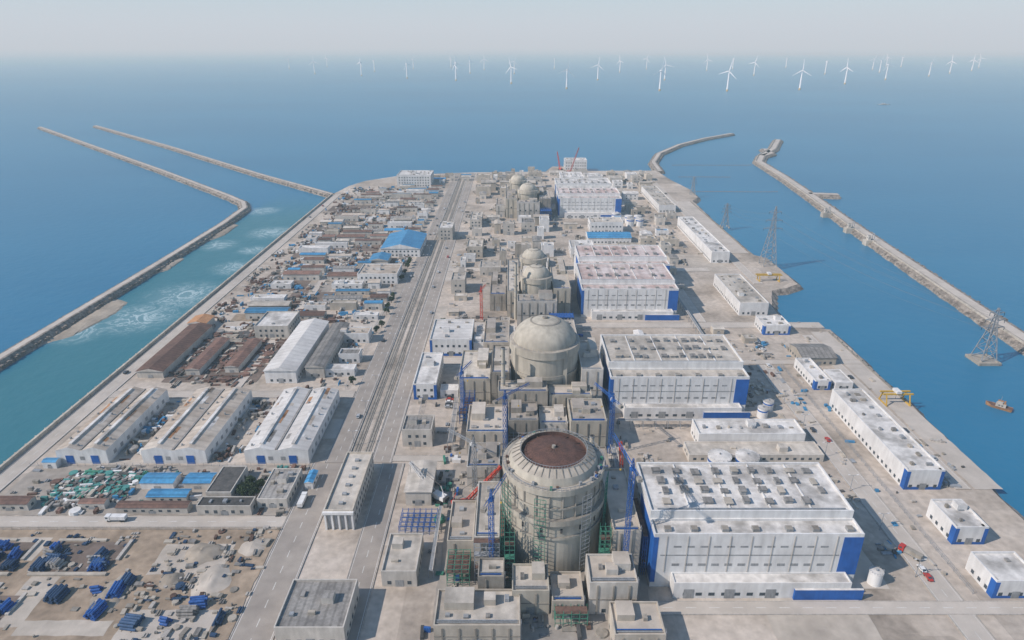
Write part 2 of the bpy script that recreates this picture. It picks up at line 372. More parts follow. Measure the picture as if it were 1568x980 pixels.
# ---- individually placed buildings
B=building
for x0,x1,rf in ((-235,-209,'roofdirty'),(-191,-158,'roofdirty'),(-138,-105,'roofmetal')):
    occ.append((x0,x1,284,349)); cx=(x0+x1)/2; a=(x1-x0)/2
    mb=MB(cx,316,0); b=32.5; h=8
    mb.box(-a,a,-b,b,-.3,h,'white',rf)
    for q in (-1,1):
        u0,u1=(-a,0) if q<0 else (0.02,a)
        mb.gable(u0,u1,-b,b,h,2.0,'Y',rf,'white',ov=0.0)
    mb.box(-.5,.5,-b+.3,b-.3,h-.05,h+.6,'roofgrey')
    for q in (-.5,.5):
        mb.box(q*a-.8,q*a+.8,-b+3,b-3,h+1.6,h+2.5,'roofwhite','roofwhite')
    mb.windows(-a,a,-b,b,2.2,2.2,2.4,6.4,'louvre','SEW')
    for q in (-.5,.5):
        mb.box(q*a-2,q*a+2,-b-.14,-b-.08,0,5,'blue')
    rr=random.Random(int(cx))
    for i in range(10):
        y=-b+3+i*6.2
        for q in(-.8,-.22,.22,.8):
            if rr.random()<.3: mb.box(q*a-.4,q*a+.4,y,y+.8,h+.3,h+1.9,'louvre')
    for i in range(16):
        q=rr.choice((0,1,2,3)); x0_=(-a,-a/2,0.02,a/2)[q]+rr.uniform(.15,.25)*a*.5; w=rr.uniform(1,2.2); y=rr.uniform(-b+2,b-6); l=rr.uniform(3,12)
        sl=2.0/(a/2)
        up = q in (0,2)
        f=lambda x:h-.05+.03+( (x-(-a if q==0 else .02))*sl if up else ((0 if q==1 else a)-x)*sl )
        mb.poly([(x0_,y,f(x0_)),(x0_+w,y,f(x0_+w)),(x0_+w,min(b-.5,y+l),f(x0_+w)),(x0_,min(b-.5,y+l),f(x0_))],rr.choice(('orange','roofdirty','roofgrey','roofwhite','roofdirty')))
    mb.obj('warehouse')
B('warehouse',-158,-138,371,452,9,'white','roofmetal','gable',rows=1)
B('warehouse',-190,-165,441,470,9,'offwhite','roofwhite','flat',vents=.3)
B('storage_shed',-134,-122,378,450,8,'offwhite','roofgrey','gable')
B('office_building',-118,-104,400,409,6,'white','roofgrey','flat',vents=.4)
B('office_building',-131,-104,432,444,7,'white','roofdirty','flat',vents=.4)
B('office_building',-123,-103,380,388,5,'white','roofwhite','flat')
B('workshop',-134,-94,642,700,9,'white','roofblue','gable')
B('workshop',-140,-104,560,590,9,'white','roofdirty','flat',vents=.5)
B('storage_shed',-140,-122,612,634,6,'offwhite','roofblue','gable',rows=0)
B('warehouse',-176,-124,1003,1045,17,'white','roofwhite','flat',vents=.4)
B('office_building',-60,-46,350,394,10,'white','roofwhite','flat',vents=.4,stripe='blue')
B('office_building',-57,-28,411,447,12,'white','roofmetal','flat',vents=.3,stripe='blue')
B('office_building',-44,-33,352,360,5,'white','roofwhite','flat')
B('office_building',-27,-14,414,428,8,'white','roofwhite','flat',vents=.5)
B('office_building',-26,2,431,446,7,'white','roofwhite','flat',vents=.5)
B('office_building',-59,-43,299,314,10,'offwhite','roofgrey','flat',vents=.8)
B('office_building',-53,-41,535,556,12,'offwhite','roofbeige','flat',vents=.6)
B('office_building',-82,-66,705,735,13,'offwhite','roofwhite','flat',vents=.4)
B('office_building',-46,-30,640,668,11,'concrete','roofbeige','flat',vents=.6)
B('office_building',-50,-36,760,800,9,'offwhite','roofbeige','flat',vents=.6)
B('workshop',-50,-38,250,274,8,'offwhite','roofbeige','gable',rise=.7)
B('office_building',92,130,1150,1178,16,'white','roofwhite','flat',vents=.4)
occ.append((-84,-70,234,279)); mb=MB(-77,256.5,0)
mb.box(-6.5,6.5,-22.5,22.5,-.3,9.5,'offwhite','roofbeige'); mb.parapet(-6.5,6.5,-22.5,22.5,9.5,'concrete')
for i in range(5):
    x=-6+i*3
    mb.box(x-.4,x+.4,-23.4,-22.52,-.2,8.6,'white')
    if i<4: mb.box(x+.7,x+2.3,-22.6,-22.51,.2,7.5,'louvre')
mb.box(-6.8,6.8,-23.8,-22.52,8.6,9.8,'white')
mb.windows(-6.5,6.5,-22.5,22.5,1.2,1.8,1.6,3.6,'glass','EW'); mb.windows(-6.5,6.5,-22.5,22.5,5.4,1.8,1.6,3.6,'glass','EW')
for i in range(6): mb.box(-1,1,-18+i*6.6,-16.4+i*6.6,9.48,10.5,'louvre')
mb.obj('office_building')
# right side
B('warehouse',191,209,262,343,10.5,'white','roofwhite','flat',vents=.6,stripe='blue',rows=1)
B('workshop',191,205,224,243,8.5,'white','roofwhite','flat',vents=.7,stripe='blue',rows=1)
B('workshop',188,206,194,210,8,'white','roofwhite','flat',vents=.7,stripe='blue',rows=1)
B('workshop',100,157,298,313,8,'white','roofwhite','flat',vents=.8,rows=1)
B('pump_house',92,162,285,297.5,4,'offwhite','roofbeige','flat',vents=.5)
B('warehouse',182,205,485,557,10,'white','roofbeige','flat',vents=.5,rows=1)
B('pump_house',188,208,447,466,7,'white','roofwhite','flat',vents=.8,stripe='blue')
B('warehouse',198,216,622,766,11,'white','roofwhite','flat',vents=.4,rows=1)
B('warehouse',190,212,835,960,9,'white','roofbeige','flat',vents=.4,rows=1)
B('pump_house',190,200,362,394,6,'white','roofwhite','flat',vents=.6,stripe='blue')
B('pump_house',203,214,362,380,5,'white','roofwhite','flat')
B('storage_shed',196,219,396,418,6,'concrete','roofgrey','gable')
B('workshop',83,130,690,715,7,'white','roofblue','gable')
B('workshop',60,84,640,668,10,'white','roofwhite','flat',vents=.5)
B('workshop',90,128,735,760,12,'white','roofbeige','flat',vents=.5)
B('pump_house',75,110,1000,1050,14,'white','roofwhite','flat',vents=.5)
B('office_building',-85,-60,172,195,8,'offwhite','roofgrey','flat',vents=.6)
B('office_building',-52,-38,200,222,7,'offwhite','roofbeige','flat',vents=.6)
# lower left
B('storage_shed',-181,-165,262,270,4,'white','roofblue','gable',rows=0); B('storage_shed',-160,-147,262,270,4,'offwhite','roofblue','gable',rows=0)
B('storage_shed',-183,-150,244,249,3.5,'offwhite','brick','gable'); B('storage_shed',-173,-154,252,258,3.5,'offwhite','roofblue','gable')
B('storage_shed',-145,-120,243,250,5,'offwhite','dark','flat',vents=.5); B('storage_shed',-145,-133,253,274,5,'offwhite','dark','flat')
B('storage_shed',-119,-105,248,272,5,'offwhite','roofgrey','flat',vents=.5)
B('storage_shed',-243,-225,246,252,4,'offwhite','brick','gable'); B('guard_house',-240,-233,279,283,4,'white','roofblue','gable')
B('guard_house',-101,-97,262,272,4,'white','roofblue','gable'); B('guard_house',-202,-190,247,251,3.5,'offwhite','brick','gable')
B('storage_shed',-244,-227,378,454,5,'offwhite','rust','gable',rows=0); B('storage_shed',-246,-232,455,470,6,'offwhite','orange','gable',rows=0)
for i in range(2):
    x=-214+i*24
    B('storage_shed',x,x+9,378+R.uniform(0,8),428+R.uniform(-6,10),4.5,'offwhite','rust' if i%2 else 'brick','gable',rows=0)

pal=[('offwhite','roofblue',4.5),('offwhite','brick',4),('white','roofgrey',3),('offwhite','rust',6),('white','roofdirty',4),('white','roofwhite',3.5),('concrete','roofbeige',3)]
tot=sum(p[2] for p in pal)
def pick(r):
    t=r.random()*tot
    for p in pal:
        t-=p[2]
        if t<=0: return p
    return pal[0]
r=random.Random(5)
y=476
while y<1050:
    x=-245
    dep=r.uniform(7,14)
    while x<-110:
        L=r.uniform(10,34)
        xe=min(x+L,-106)
        xl=-245 if y<930 else -245+(y-930)*.8
        if xe-x>7 and x>xl and r.random()<.74:
            dd=dep*r.uniform(.6,1.0)
            if free(x,xe,y,y+dd,.8):
                w,rf,_=pick(r)
                B('storage_shed' if r.random()<.6 else 'workshop',x,xe,y,y+dd,r.uniform(3,6.5),w,rf,'gable' if r.random()<.65 else 'flat',vents=.3,door=True,wp=6,rows=0 if r.random()<.6 else 1)
        x=xe+r.uniform(2,8)
        if abs(x+176)<6: x=-170
    y+=dep+r.uniform(4,9)
def fill(xr,yr,n,sx,sy,hr,names,pl,g=1.5,seed=1):
    r=random.Random(seed)
    for i in range(n):
        w=r.uniform(*sx); d=r.uniform(*sy); x=r.uniform(xr[0],xr[1]-w); y=r.uniform(yr[0],yr[1]-d)
        if free(x,x+w,y,y+d,g):
            a,b=r.choice(pl)
            B(r.choice(names),x,x+w,y,y+d,r.uniform(*hr),a,b,'flat' if r.random()<.75 else 'gable',vents=.5,wp=6,rows=None if r.random()<.5 else 0)
cp=[('concrete','roofbeige'),('offwhite','roofbeige'),('white','roofwhite'),('concrete','pave1'),('offwhite','roofgrey'),('white','roofblue')]
cp2=[p for p in cp if p[1]!='roofblue']
fill((-34,52),(565,805),70,(6,20),(6,22),(5,15),['auxiliary_building','workshop'],cp2,2.5,2)
fill((-56,52),(930,1110),60,(6,24),(6,20),(4,14),['auxiliary_building','workshop'],cp2,3,3)
fill((-30,54),(395,478),16,(5,12),(5,12),(3,8),['workshop'],cp2,3,4)
fill((-56,-34),(455,960),22,(5,12),(6,16),(3,8),['workshop'],cp2,4,5)
fill((58,188),(600,805),30,(7,26),(6,18),(4,10),['workshop','pump_house'],cp,4,6)
fill((145,232),(780,1120),40,(7,22),(8,24),(4,10),['workshop'],cp2,5,7)
fill((60,200),(930,1120),40,(8,24),(8,20),(4,12),['workshop'],cp2,5,8)
fill((140,225),(345,470),9,(5,12),(5,10),(3,6),['pump_house'],cp2,5,9)
fill((60,134),(392,470),6,(5,10),(5,10),(2.5,4),['pump_house'],cp2,8,10)
fill((-165,-60),(1050,1095),14,(8,18),(6,12),(4,8),['workshop'],cp,4,12)
fill((142,184),(480,780),12,(5,12),(6,14),(3,7),['pump_house'],cp2,5,13)

def tank(cx,cy,rad,h,band='blue'):
    occ.append((cx-rad,cx+rad,cy-rad,cy+rad))
    mb=MB(cx,cy,0)
    mb.lathe(0,0,[(rad,-.2,'white'),(rad,h*.7,'white'),(rad,h*.85,band),(rad,h,'white'),(rad+.15,h,'white'),(rad+.15,h+.2,'white'),(rad*.5,h+rad*.12,'roofwhite'),(.05,h+rad*.17,'roofwhite')],32)
    mb.beam((rad+.2,0,0),(rad+.2,0,h+.8),.35,'steelgrey'); mb.cyl(0,0,h+rad*.15,h+rad*.15+.8,.4,.4,'steelgrey',8)
    for i in range(16):
        a=math.pi*i/8; mb.beam((rad*.97*math.cos(a),rad*.97*math.sin(a),h),(rad*.97*math.cos(a),rad*.97*math.sin(a),h+1),.1,'steelgrey')
    mb.obj('storage_tank')
tank(105,277.5,5.8,9); tank(119,277.5,5.8,9); tank(146,202,2.6,6,'white')
for x,y in ((142,782),(153,782),(142,768),(153,768),(128,796)): tank(x,y,4.6,9)
tank(146,330,3,6); tank(152,338,3,6)

# ------------------------------------------------------------------ land / coast
coast=[(-262,60),(-262,945),(-252,1010),(-234,1052),(-179,1105),(-60,1128),(60,1135),(72,1185),(118,1190),(132,1142),(250,1145),
       (256,1060),(268,985),(266,930),(252,905),(249,770),(250,650),(260,640),(260,560),(246,550),(230,543),(216,505),(213,470),(243,457),(241,340),(234,257),(230,60)]
def resample(pts,step,jit,closed=False,seed=0):
    rr=random.Random(seed); out=[]
    n=len(pts)
    for i in range(n if closed else n-1):
        a=Vector((*pts[i],0)); b=Vector((*pts[(i+1)%n],0)); L=(b-a).length; k=max(1,int(L/step))
        for j in range(k):
            p=a.lerp(b,j/k); out.append((p.x+(rr.uniform(-jit,jit) if j else 0),p.y+(rr.uniform(-jit,jit) if j else 0)))
    if not closed: out.append(pts[-1])
    return out
cr_=resample(coast,8,.5,True,1)

def mat_ground():
    m=bpy.data.materials.new('site_ground'); m.use_nodes=True; nt=m.node_tree; L=nt.links
    b=nt.nodes['Principled BSDF']; b.inputs['Roughness'].default_value=.95; b.inputs['Specular IOR Level'].default_value=.15
    g=nd(nt,'ShaderNodeNewGeometry')
    n1=nd(nt,'ShaderNodeTexNoise'); n1.inputs['Scale'].default_value=.018; n1.inputs['Detail'].default_value=8; n1.inputs['Roughness'].default_value=.62
    L.new(g.outputs['Position'],n1.inputs['Vector'])
    c=nd(nt,'ShaderNodeValToRGB'); e=c.color_ramp.elements
    e[0].position=.33; e[0].color=(.25,.215,.18,1); e[1].position=.63; e[1].color=(.54,.475,.41,1)
    x=c.color_ramp.elements.new(.46); x.color=(.43,.37,.31,1)
    L.new(n1.outputs['Fac'],c.inputs['Fac'])
    v=nd(nt,'ShaderNodeTexVoronoi',distance='CHEBYCHEV'); v.inputs['Scale'].default_value=.035
    L.new(g.outputs['Position'],v.inputs['Vector'])
    sp=nd(nt,'ShaderNodeSeparateXYZ'); L.new(v.outputs['Color'],sp.inputs[0])
    mr=nd(nt,'ShaderNodeMapRange'); mr.inputs[3].default_value=.84; mr.inputs[4].default_value=1.08; L.new(sp.outputs[0],mr.inputs[0])
    n2=nd(nt,'ShaderNodeTexNoise'); n2.inputs['Scale'].default_value=.3; n2.inputs['Detail'].default_value=5
    L.new(g.outputs['Position'],n2.inputs['Vector'])
    m2=nd(nt,'ShaderNodeMapRange'); m2.inputs[1].default_value=.3; m2.inputs[2].default_value=.7; m2.inputs[3].default_value=.8; m2.inputs[4].default_value=1.1
    L.new(n2.outputs['Fac'],m2.inputs[0])
    mm=nd(nt,'ShaderNodeMath',operation='MULTIPLY'); L.new(mr.outputs[0],mm.inputs[0]); L.new(m2.outputs[0],mm.inputs[1])
    s=nd(nt,'ShaderNodeVectorMath',operation='SCALE'); L.new(c.outputs[0],s.inputs[0]); L.new(mm.outputs[0],s.inputs['Scale'])
    L.new(s.outputs[0],b.inputs['Base Color']); return m
M['ground']=mat_ground()
mb=MB(); mb.poly([(x,y,0) for x,y in cr_],'ground')
n=len(cr_); rr=random.Random(4)
offs=[]
for i in range(n):
    a=Vector((*cr_[i-1],0)); c=Vector((*cr_[(i+1)%n],0)); t=(c-a).normalized()
    nrm=Vector((-t.y,t.x,0))
    p=Vector((*cr_[i],0))
    mid=p+nrm*(3.2+rr.uniform(-.8,.8)); low=p+nrm*(8+rr.uniform(-1.8,1.8))
    offs.append((p,mid,low,rr.uniform(-.5,.5)))
for i in range(n):
    a=offs[i]; b=offs[(i+1)%n]
    mb.poly([(a[0].x,a[0].y,0),(b[0].x,b[0].y,0),(b[1].x,b[1].y,-2.2+b[3]),(a[1].x,a[1].y,-2.2+a[3])],'rock')
    mb.poly([(a[1].x,a[1].y,-2.2+a[3]),(b[1].x,b[1].y,-2.2+b[3]),(b[2].x,b[2].y,-6),(a[2].x,a[2].y,-6)],'rock')
mb.obj('ground')

def mat_sea():
    m=bpy.data.materials.new('sea_water'); m.use_nodes=True; nt=m.node_tree; L=nt.links
    b=nt.nodes['Principled BSDF']; b.inputs['Roughness'].default_value=.32; b.inputs['Specular IOR Level'].default_value=.5
    b.inputs['IOR'].default_value=1.33
    g=nd(nt,'ShaderNodeNewGeometry'); sp=nd(nt,'ShaderNodeSeparateXYZ'); L.new(g.outputs['Position'],sp.inputs[0])
    n1=nd(nt,'ShaderNodeTexNoise'); n1.inputs['Scale'].default_value=.0018; n1.inputs['Detail'].default_value=8; n1.inputs['Roughness'].default_value=.6
    mp=nd(nt,'ShaderNodeMapping'); mp.inputs['Scale'].default_value=(.45,1,1); L.new(g.outputs['Position'],mp.inputs[0]); L.new(mp.outputs[0],n1.inputs['Vector'])
    c=nd(nt,'ShaderNodeValToRGB'); e=c.color_ramp.elements
    e[0].position=.3; e[0].color=(.010,.125,.245,1); e[1].position=.7; e[1].color=(.024,.18,.31,1)
    L.new(n1.outputs['Fac'],c.inputs['Fac'])
    def rng(sock,a,b2,lo=0,hi=1):
        mr=nd(nt,'ShaderNodeMapRange',interpolation_type='SMOOTHSTEP'); mr.inputs[1].default_value=a; mr.inputs[2].default_value=b2
        mr.inputs[3].default_value=lo; mr.inputs[4].default_value=hi; L.new(sock,mr.inputs[0]); return mr.outputs[0]
    def mul(a,b2):
        x=nd(nt,'ShaderNodeMath',operation='MULTIPLY'); L.new(a,x.inputs[0]); L.new(b2,x.inputs[1]); return x.outputs[0]
    mask=mul(mul(rng(sp.outputs[0],-356,-335),rng(sp.outputs[0],-255,-250,1,0)),rng(sp.outputs[1],780,1000,1,0))
    mx=nd(nt,'ShaderNodeMix',data_type='RGBA'); mx.inputs[7].default_value=(.03,.155,.195,1)
    L.new(mask,mx.inputs[0]); L.new(c.outputs[0],mx.inputs[6])
    n2=nd(nt,'ShaderNodeTexNoise'); n2.inputs['Scale'].default_value=.035; n2.inputs['Detail'].default_value=7; n2.inputs['Distortion'].default_value=2.6
    n2.inputs['Roughness'].default_value=.65
    L.new(g.outputs['Position'],n2.inputs['Vector'])
    tot=None
    for cx,cy,rad in ((-290,542,46),(-303,490,46),(-285,752,36),(-276,620,30),(-334,862,30),(-326,700,28),(-335,462,32),(-280,680,22)):
        d=nd(nt,'ShaderNodeVectorMath',operation='DISTANCE'); d.inputs[1].default_value=(cx,cy,-4); L.new(g.outputs['Position'],d.inputs[0])
        v=rng(d.outputs['Value'],0,rad,1,0)
        if tot is None: tot=v
        else:
            x=nd(nt,'ShaderNodeMath',operation='MAXIMUM'); L.new(tot,x.inputs[0]); L.new(v,x.inputs[1]); tot=x.outputs[0]
    s1=nd(nt,'ShaderNodeMath',operation='SUBTRACT'); s1.inputs[1].default_value=.5; L.new(n2.outputs['Fac'],s1.inputs[0])
    s2=nd(nt,'ShaderNodeMath',operation='ABSOLUTE'); L.new(s1.outputs[0],s2.inputs[0])
    fo=mul(rng(s2.outputs[0],0.0,.06,1,0),tot)
    soft=nd(nt,'ShaderNodeMath',operation='MULTIPLY'); soft.inputs[1].default_value=.24; L.new(tot,soft.inputs[0])
    fm=nd(nt,'ShaderNodeMath',operation='MAXIMUM'); L.new(fo,fm.inputs[0]); L.new(soft.outputs[0],fm.inputs[1])
    f7=nd(nt,'ShaderNodeMath',operation='MULTIPLY'); f7.inputs[1].default_value=.9; L.new(fm.outputs[0],f7.inputs[0])
    mx2=nd(nt,'ShaderNodeMix',data_type='RGBA'); mx2.inputs[7].default_value=(.48,.60,.61,1)
    L.new(f7.outputs[0],mx2.inputs[0]); L.new(mx.outputs[2],mx2.inputs[6])
    L.new(mx2.outputs[2],b.inputs['Base Color'])
    n3=nd(nt,'ShaderNodeTexNoise'); n3.inputs['Scale'].default_value=.12; n3.inputs['Detail'].default_value=6
    L.new(g.outputs['Position'],n3.inputs['Vector'])
    bp=nd(nt,'ShaderNodeBump'); bp.inputs['Strength'].default_value=.35; bp.inputs['Distance'].default_value=1.2
    L.new(n3.outputs['Fac'],bp.inputs['Height']); L.new(bp.outputs[0],b.inputs['Normal'])
    return m
M['sea']=mat_sea()
S=80000
mb=MB(); mb.poly([(-S,-S,-4),(S,-S,-4),(S,S,-4),(-S,S,-4)],'sea'); mb.obj('sea')

def breakwater(name,pts,wt,wb,z=1.0,step=7,top='croad',seed=0,wall=False):
    p=resample(pts,step,0,False); n=len(p); rr=random.Random(seed); mb=MB()
    rows=[]
    for i in range(n):
        a=Vector((*p[max(0,i-1)],0)); b=Vector((*p[min(n-1,i+1)],0)); t=(b-a).normalized(); nn=Vector((-t.y,t.x,0)); c=Vector((*p[i],0))
        j=lambda s: rr.uniform(-s,s)
        rows.append([c+nn*(wb+j(1.4))+Vector((0,0,-6)), c+nn*((wt+wb)/2+j(.6))+Vector((0,0,-2+j(.6))), c+nn*(wt+j(.3))+Vector((0,0,z-.2)), c+nn*(wt*.62)+Vector((0,0,z)),
                     c-nn*(wt*.62)+Vector((0,0,z)), c-nn*(wt+j(.3))+Vector((0,0,z-.2)), c-nn*((wt+wb)/2+j(.6))+Vector((0,0,-2+j(.6))), c-nn*(wb+j(1.4))+Vector((0,0,-6))])
    for i in range(n-1):
        for k in range(7):
            mb.poly([rows[i][k],rows[i][k+1],rows[i+1][k+1],rows[i+1][k]], top if k==3 else 'rock')
        if wall:
            q=rows[i]; w=rows[i+1]
            mb.beam(q[5]+Vector((0,0,.3)),w[5]+Vector((0,0,.3)),1.3,'concrete')
    for e in (0,n-1):
        mb.poly(rows[e] if e else rows[e][::-1],'rock')
    for i in range(n-1):
        for s_ in (1,6):
            for q in range(2):
                c=rows[i][s_].lerp(rows[i+1][s_],rr.random()); w=rr.uniform(.6,1.3)
                mb.box(c.x-w,c.x+w,c.y-w*.8,c.y+w*.8,c.z-1,c.z+rr.uniform(.3,1.2),'rock',a=rr.uniform(0,3))
    return mb.obj(name)
breakwater('breakwater',[(-1255,1800),(-900,1440),(-603,1140),(-409,938),(-372,896),(-357,862),(-352,777),(-352,628),(-355,438),(-356,200)],4,9,seed=1)
breakwater('breakwater',[(-1125,1830),(-732,1433),(-420,1103),(-262,948)],4,9,seed=2)
breakwater('breakwater',[(255,1135),(262,1230),(296,1340),(366,1464),(450,1570),(541,1660)],5,11,seed=3)
breakwater('breakwater',[(612,1545),(549,1405),(492,1310),(462,1240),(450,1090),(434,947),(414,786),(396,614),(382,476),(368,300),(360,120)],7,14,seed=4,wall=True)
breakwater('breakwater',[(434,952),(474,945)],8,14,seed=5)
breakwater('breakwater',[(492,1310),(520,1340),(530,1400)],8,14,seed=6)
def shoal(pts,seed=0):
    mb=MB(); cx=sum(p[0] for p in pts)/len(pts); cy=sum(p[1] for p in pts)/len(pts)
    q=resample(pts,5,.8,True,seed); n=len(q)
    for i in range(n):
        a=q[i]; b=q[(i+1)%n]
        for (s0,z0),(s1,z1) in (((1.0,-4.6),(.8,-3.4)),((.8,-3.4),(.35,-2.6)),((.35,-2.6),(0,-2.4))):
            f=lambda p,s,z:(cx+(p[0]-cx)*s,cy+(p[1]-cy)*s,z)
            if s1==0: mb.poly([f(a,s0,z0),f(b,s0,z0),(cx,cy,z1)],'sand')
            else: mb.poly([f(a,s0,z0),f(b,s0,z0),f(b,s1,z1),f(a,s1,z1)],'sand')
    mb.obj('sand_shoal')
shoal([(-350,430),(-350,540),(-330,528),(-326,500),(-334,450)],1)
shoal([(-350,690),(-348,800),(-336,790),(-334,740)],2)
shoal([(-350,590),(-348,660),(-339,650),(-338,610)],3)

# ------------------------------------------------------------------ roads, yards
zc=[0.02]
def sheet(name,x0,x1,y0,y1,k):
    mb=MB((x0+x1)/2,(y0+y1)/2,zc[0]); zc[0]+=.003
    a,b=(x1-x0)/2,(y1-y0)/2; r=random.Random(int(x0*3+y0*5)); pts=[]
    for (p,q),(p2,q2) in zip(((-a,-b),(a,-b),(a,b),(-a,b)),((a,-b),(a,b),(-a,b),(-a,-b))):
        L=math.dist((p,q),(p2,q2)); n=max(2,int(L/4))
        for i in range(n):
            t=i/n; j=0 if i==0 else .35
            pts.append((p+(p2-p)*t+r.uniform(-j,j),q+(q2-q)*t+r.uniform(-j,j),0))
    mb.poly(pts,k); mb.obj(name)
rr=random.Random(21)
for i in range(34):
    x=rr.uniform(-245,200); y=rr.uniform(150,1080); w=rr.uniform(14,50); d=rr.uniform(12,60)
    if x<-262+w or (x>60 and x+w>228): continue
    sheet('paved_yard',x,min(x+w,210),y,y+d,rr.choice(['pave1','pave2','pave1','croad','soil' if x<-100 else 'pave2']))
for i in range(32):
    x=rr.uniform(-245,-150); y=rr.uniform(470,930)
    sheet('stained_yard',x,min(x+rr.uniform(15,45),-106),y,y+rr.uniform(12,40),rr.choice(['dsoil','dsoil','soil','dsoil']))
sheet('bare_ground',-250,-104,60,234,'soil')
sheet('paved_yard',-245,-104,243,281,'pave2')
sheet('paved_yard',-30,54,150,300,'pave2')
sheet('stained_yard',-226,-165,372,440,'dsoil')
sheet('quay_apron',226,240,262,452,'croad'); sheet('quay_apron',222,247,655,900,'croad')
for x,y,w,d in ((-246,214,44,14),(-246,200,10,14),(-196,180,12,26),(-150,206,30,18),(-184,176,34,7)): sheet('paved_yard',x,x+w,y,y+d,'pave1')

def road(name,x0,x1,y0,y1,k='asphalt',mark=True,kerb=True):
    z=.26+ (road.n*.006); road.n+=1
    mb=MB((x0+x1)/2,(y0+y1)/2,z); a,b=(x1-x0)/2,(y1-y0)/2
    mb.poly([(-a,-b,0),(a,-b,0),(a,b,0),(-a,b,0)],k)
    if b>a:
        if mark:
            y=-b+2
            while y<b-4: mb.poly([(-.12,y,.004),(.12,y,.004),(.12,y+4,.004),(-.12,y+4,.004)],'paint'); y+=9
            for x in (-a+.5,a-.5): mb.poly([(x-.1,-b,.004),(x+.1,-b,.004),(x+.1,b,.004),(x-.1,b,.004)],'paint')
        if kerb:
            for x in (-a-.15,a+.15): mb.box(x-.15,x+.15,-b,b,-.3,.13,'kerb')
    else:
        if mark:
            x=-a+2
            while x<a-4: mb.poly([(x,-.12,.004),(x+4,-.12,.004),(x+4,.12,.004),(x,.12,.004)],'paint'); x+=9
        if kerb:
            for y in (-b-.15,b+.15): mb.box(-a,a,y-.15,y+.15,-.3,.13,'kerb')
    mb.obj(name)
road.n=0
road('road',-97,-87,284,1118); road('road',-73,-63,284,1118)
road('road',-103,-87.5,70,283.5,'asphalt'); road('road',-67,-56,70,283.5)
road('perimeter_road',-258,-249,64,950,'croad')
road('road',-248.5,-103.5,235,242,'croad'); road('road',-248.5,-98,352,360,'croad'); road('road',-178,-172,361,950,'croad',False)
road('road',-62.5,54,285.5,290,'croad',False); road('road',-62.5,54,398,408,'croad'); road('road',55,240,398,404,'croad')
road('road',-55,240,460,470,'croad'); road('road',-62,190,596,606,'croad'); road('road',-62,240,1112,1122,'croad')
road('road',56,226,186,192,'croad'); road('road',166,176,64,185.8,'croad'); road('road',166,176,192.2,397,'croad')
road('road',144,152,471,595,'croad'); road('road',150,158,607,1110,'croad'); road('quay_road',217,224,262,446,'croad'); road('quay_road',220,228,560,1100,'croad')
road('road',-55,54,780,790,'croad')
mb=MB(-80,700,.3)
for x in (-3.6,-2.1,2.1,3.6): mb.box(x-.1,x+.1,-416,416,-.2,.1,'rail')
mb.box(-6.2,-5.8,-416,416,-.2,.3,'kerb'); mb.box(6,6.4,-416,416,-.2,.3,'kerb')
mb.poly([(-4.6,-416,-.08),(-1.2,-416,-.08),(-1.2,416,-.08),(-4.6,416,-.08)],'dconcrete'); mb.poly([(1.2,-416,-.08),(4.6,-416,-.08),(4.6,416,-.08),(1.2,416,-.08)],'dconcrete')
mb.obj('rail_tracks')

mb=MB(0,0,0)
mb.box(-262,-260.6,64,944,0,2.0,'concrete')
for i in range(110): mb.box(-262.3,-260.3,66+i*8,66.5+i*8,0,2.25,'concrete')
mb.obj('seawall')
mb=MB(0,0,0)
mb.box(239,240.2,345,452,0,.8,'dconcrete'); mb.box(247.5,248.7,655,900,0,.8,'dconcrete')
for i in range(14): mb.cyl(240.6,350+i*7.5,-3,.9,.5,.4,'tyre',8)
mb.obj('quay_wall')

def fence(pts,h=2.2,k='steelgrey',name='fence'):
    mb=MB()
    for a,b in zip(pts,pts[1:]):
        L=math.dist(a,b); n=max(1,int(L/4))
        for i in range(n+1):
            t=i/n; x=a[0]+(b[0]-a[0])*t; y=a[1]+(b[1]-a[1])*t
            mb.beam((x,y,0),(x,y,h),.12,k)
        for z in (.6,h*.6,h): mb.beam((*a,z),(*b,z),.08,k)
    mb.obj(name)
fence([(-104,243),(-104,350)]); fence([(-54.5,296),(-54.5,455)]); fence([(182,196),(182,395)]); fence([(-248,281),(-106,281)])
fence([(-105,362),(-105,1040)]); fence([(-248,233),(-106,233)],2,'kerb')

# ------------------------------------------------------------------ loose material yards
def yard(name,x0,x1,y0,y1,n,ks,seed=0,hmax=2.2,sz=(1,6)):
    mb=MB((x0+x1)/2,(y0+y1)/2,0); r=random.Random(seed); cx,cy=(x0+x1)/2,(y0+y1)/2
    cl=[(r.uniform(x0,x1),r.uniform(y0,y1),r.uniform(4,14),r.choice(ks)) for _ in range(max(3,n//14))]
    for i in range(n):
        if r.random()<.75:
            q=r.choice(cl); x=q[0]+r.gauss(0,q[2]*.5); y=q[1]+r.gauss(0,q[2]*.5); k=q[3] if r.random()<.6 else r.choice(ks)
        else: x=r.uniform(x0,x1); y=r.uniform(y0,y1); k=r.choice(ks)
        if x<x0 or x>x1 or y<y0 or y>y1 or not free(x-2,x+2,y-2,y+2,0): continue
        l=r.uniform(*sz); w=r.uniform(.5,2.0); h=r.uniform(.3,hmax)
        if r.random()<.5: l,w=w,l
        q=r.random()
        if q<.7: mb.box(x-cx-l/2,x-cx+l/2,y-cy-w/2,y-cy+w/2,-.1,.3+h,k,a=r.gauss(0,.12))
        elif q<.85:
            for j in range(4): mb.beam((x-cx+j*.5,y-cy-l/2,.5+.3*(j%2)),(x-cx+j*.5,y-cy+l/2,.5+.3*(j%2)),.4,k)
        else: mb.cyl(x-cx,y-cy,-.1,.4+h,w*.5,w*.45,k,10)
    mb.obj(name)
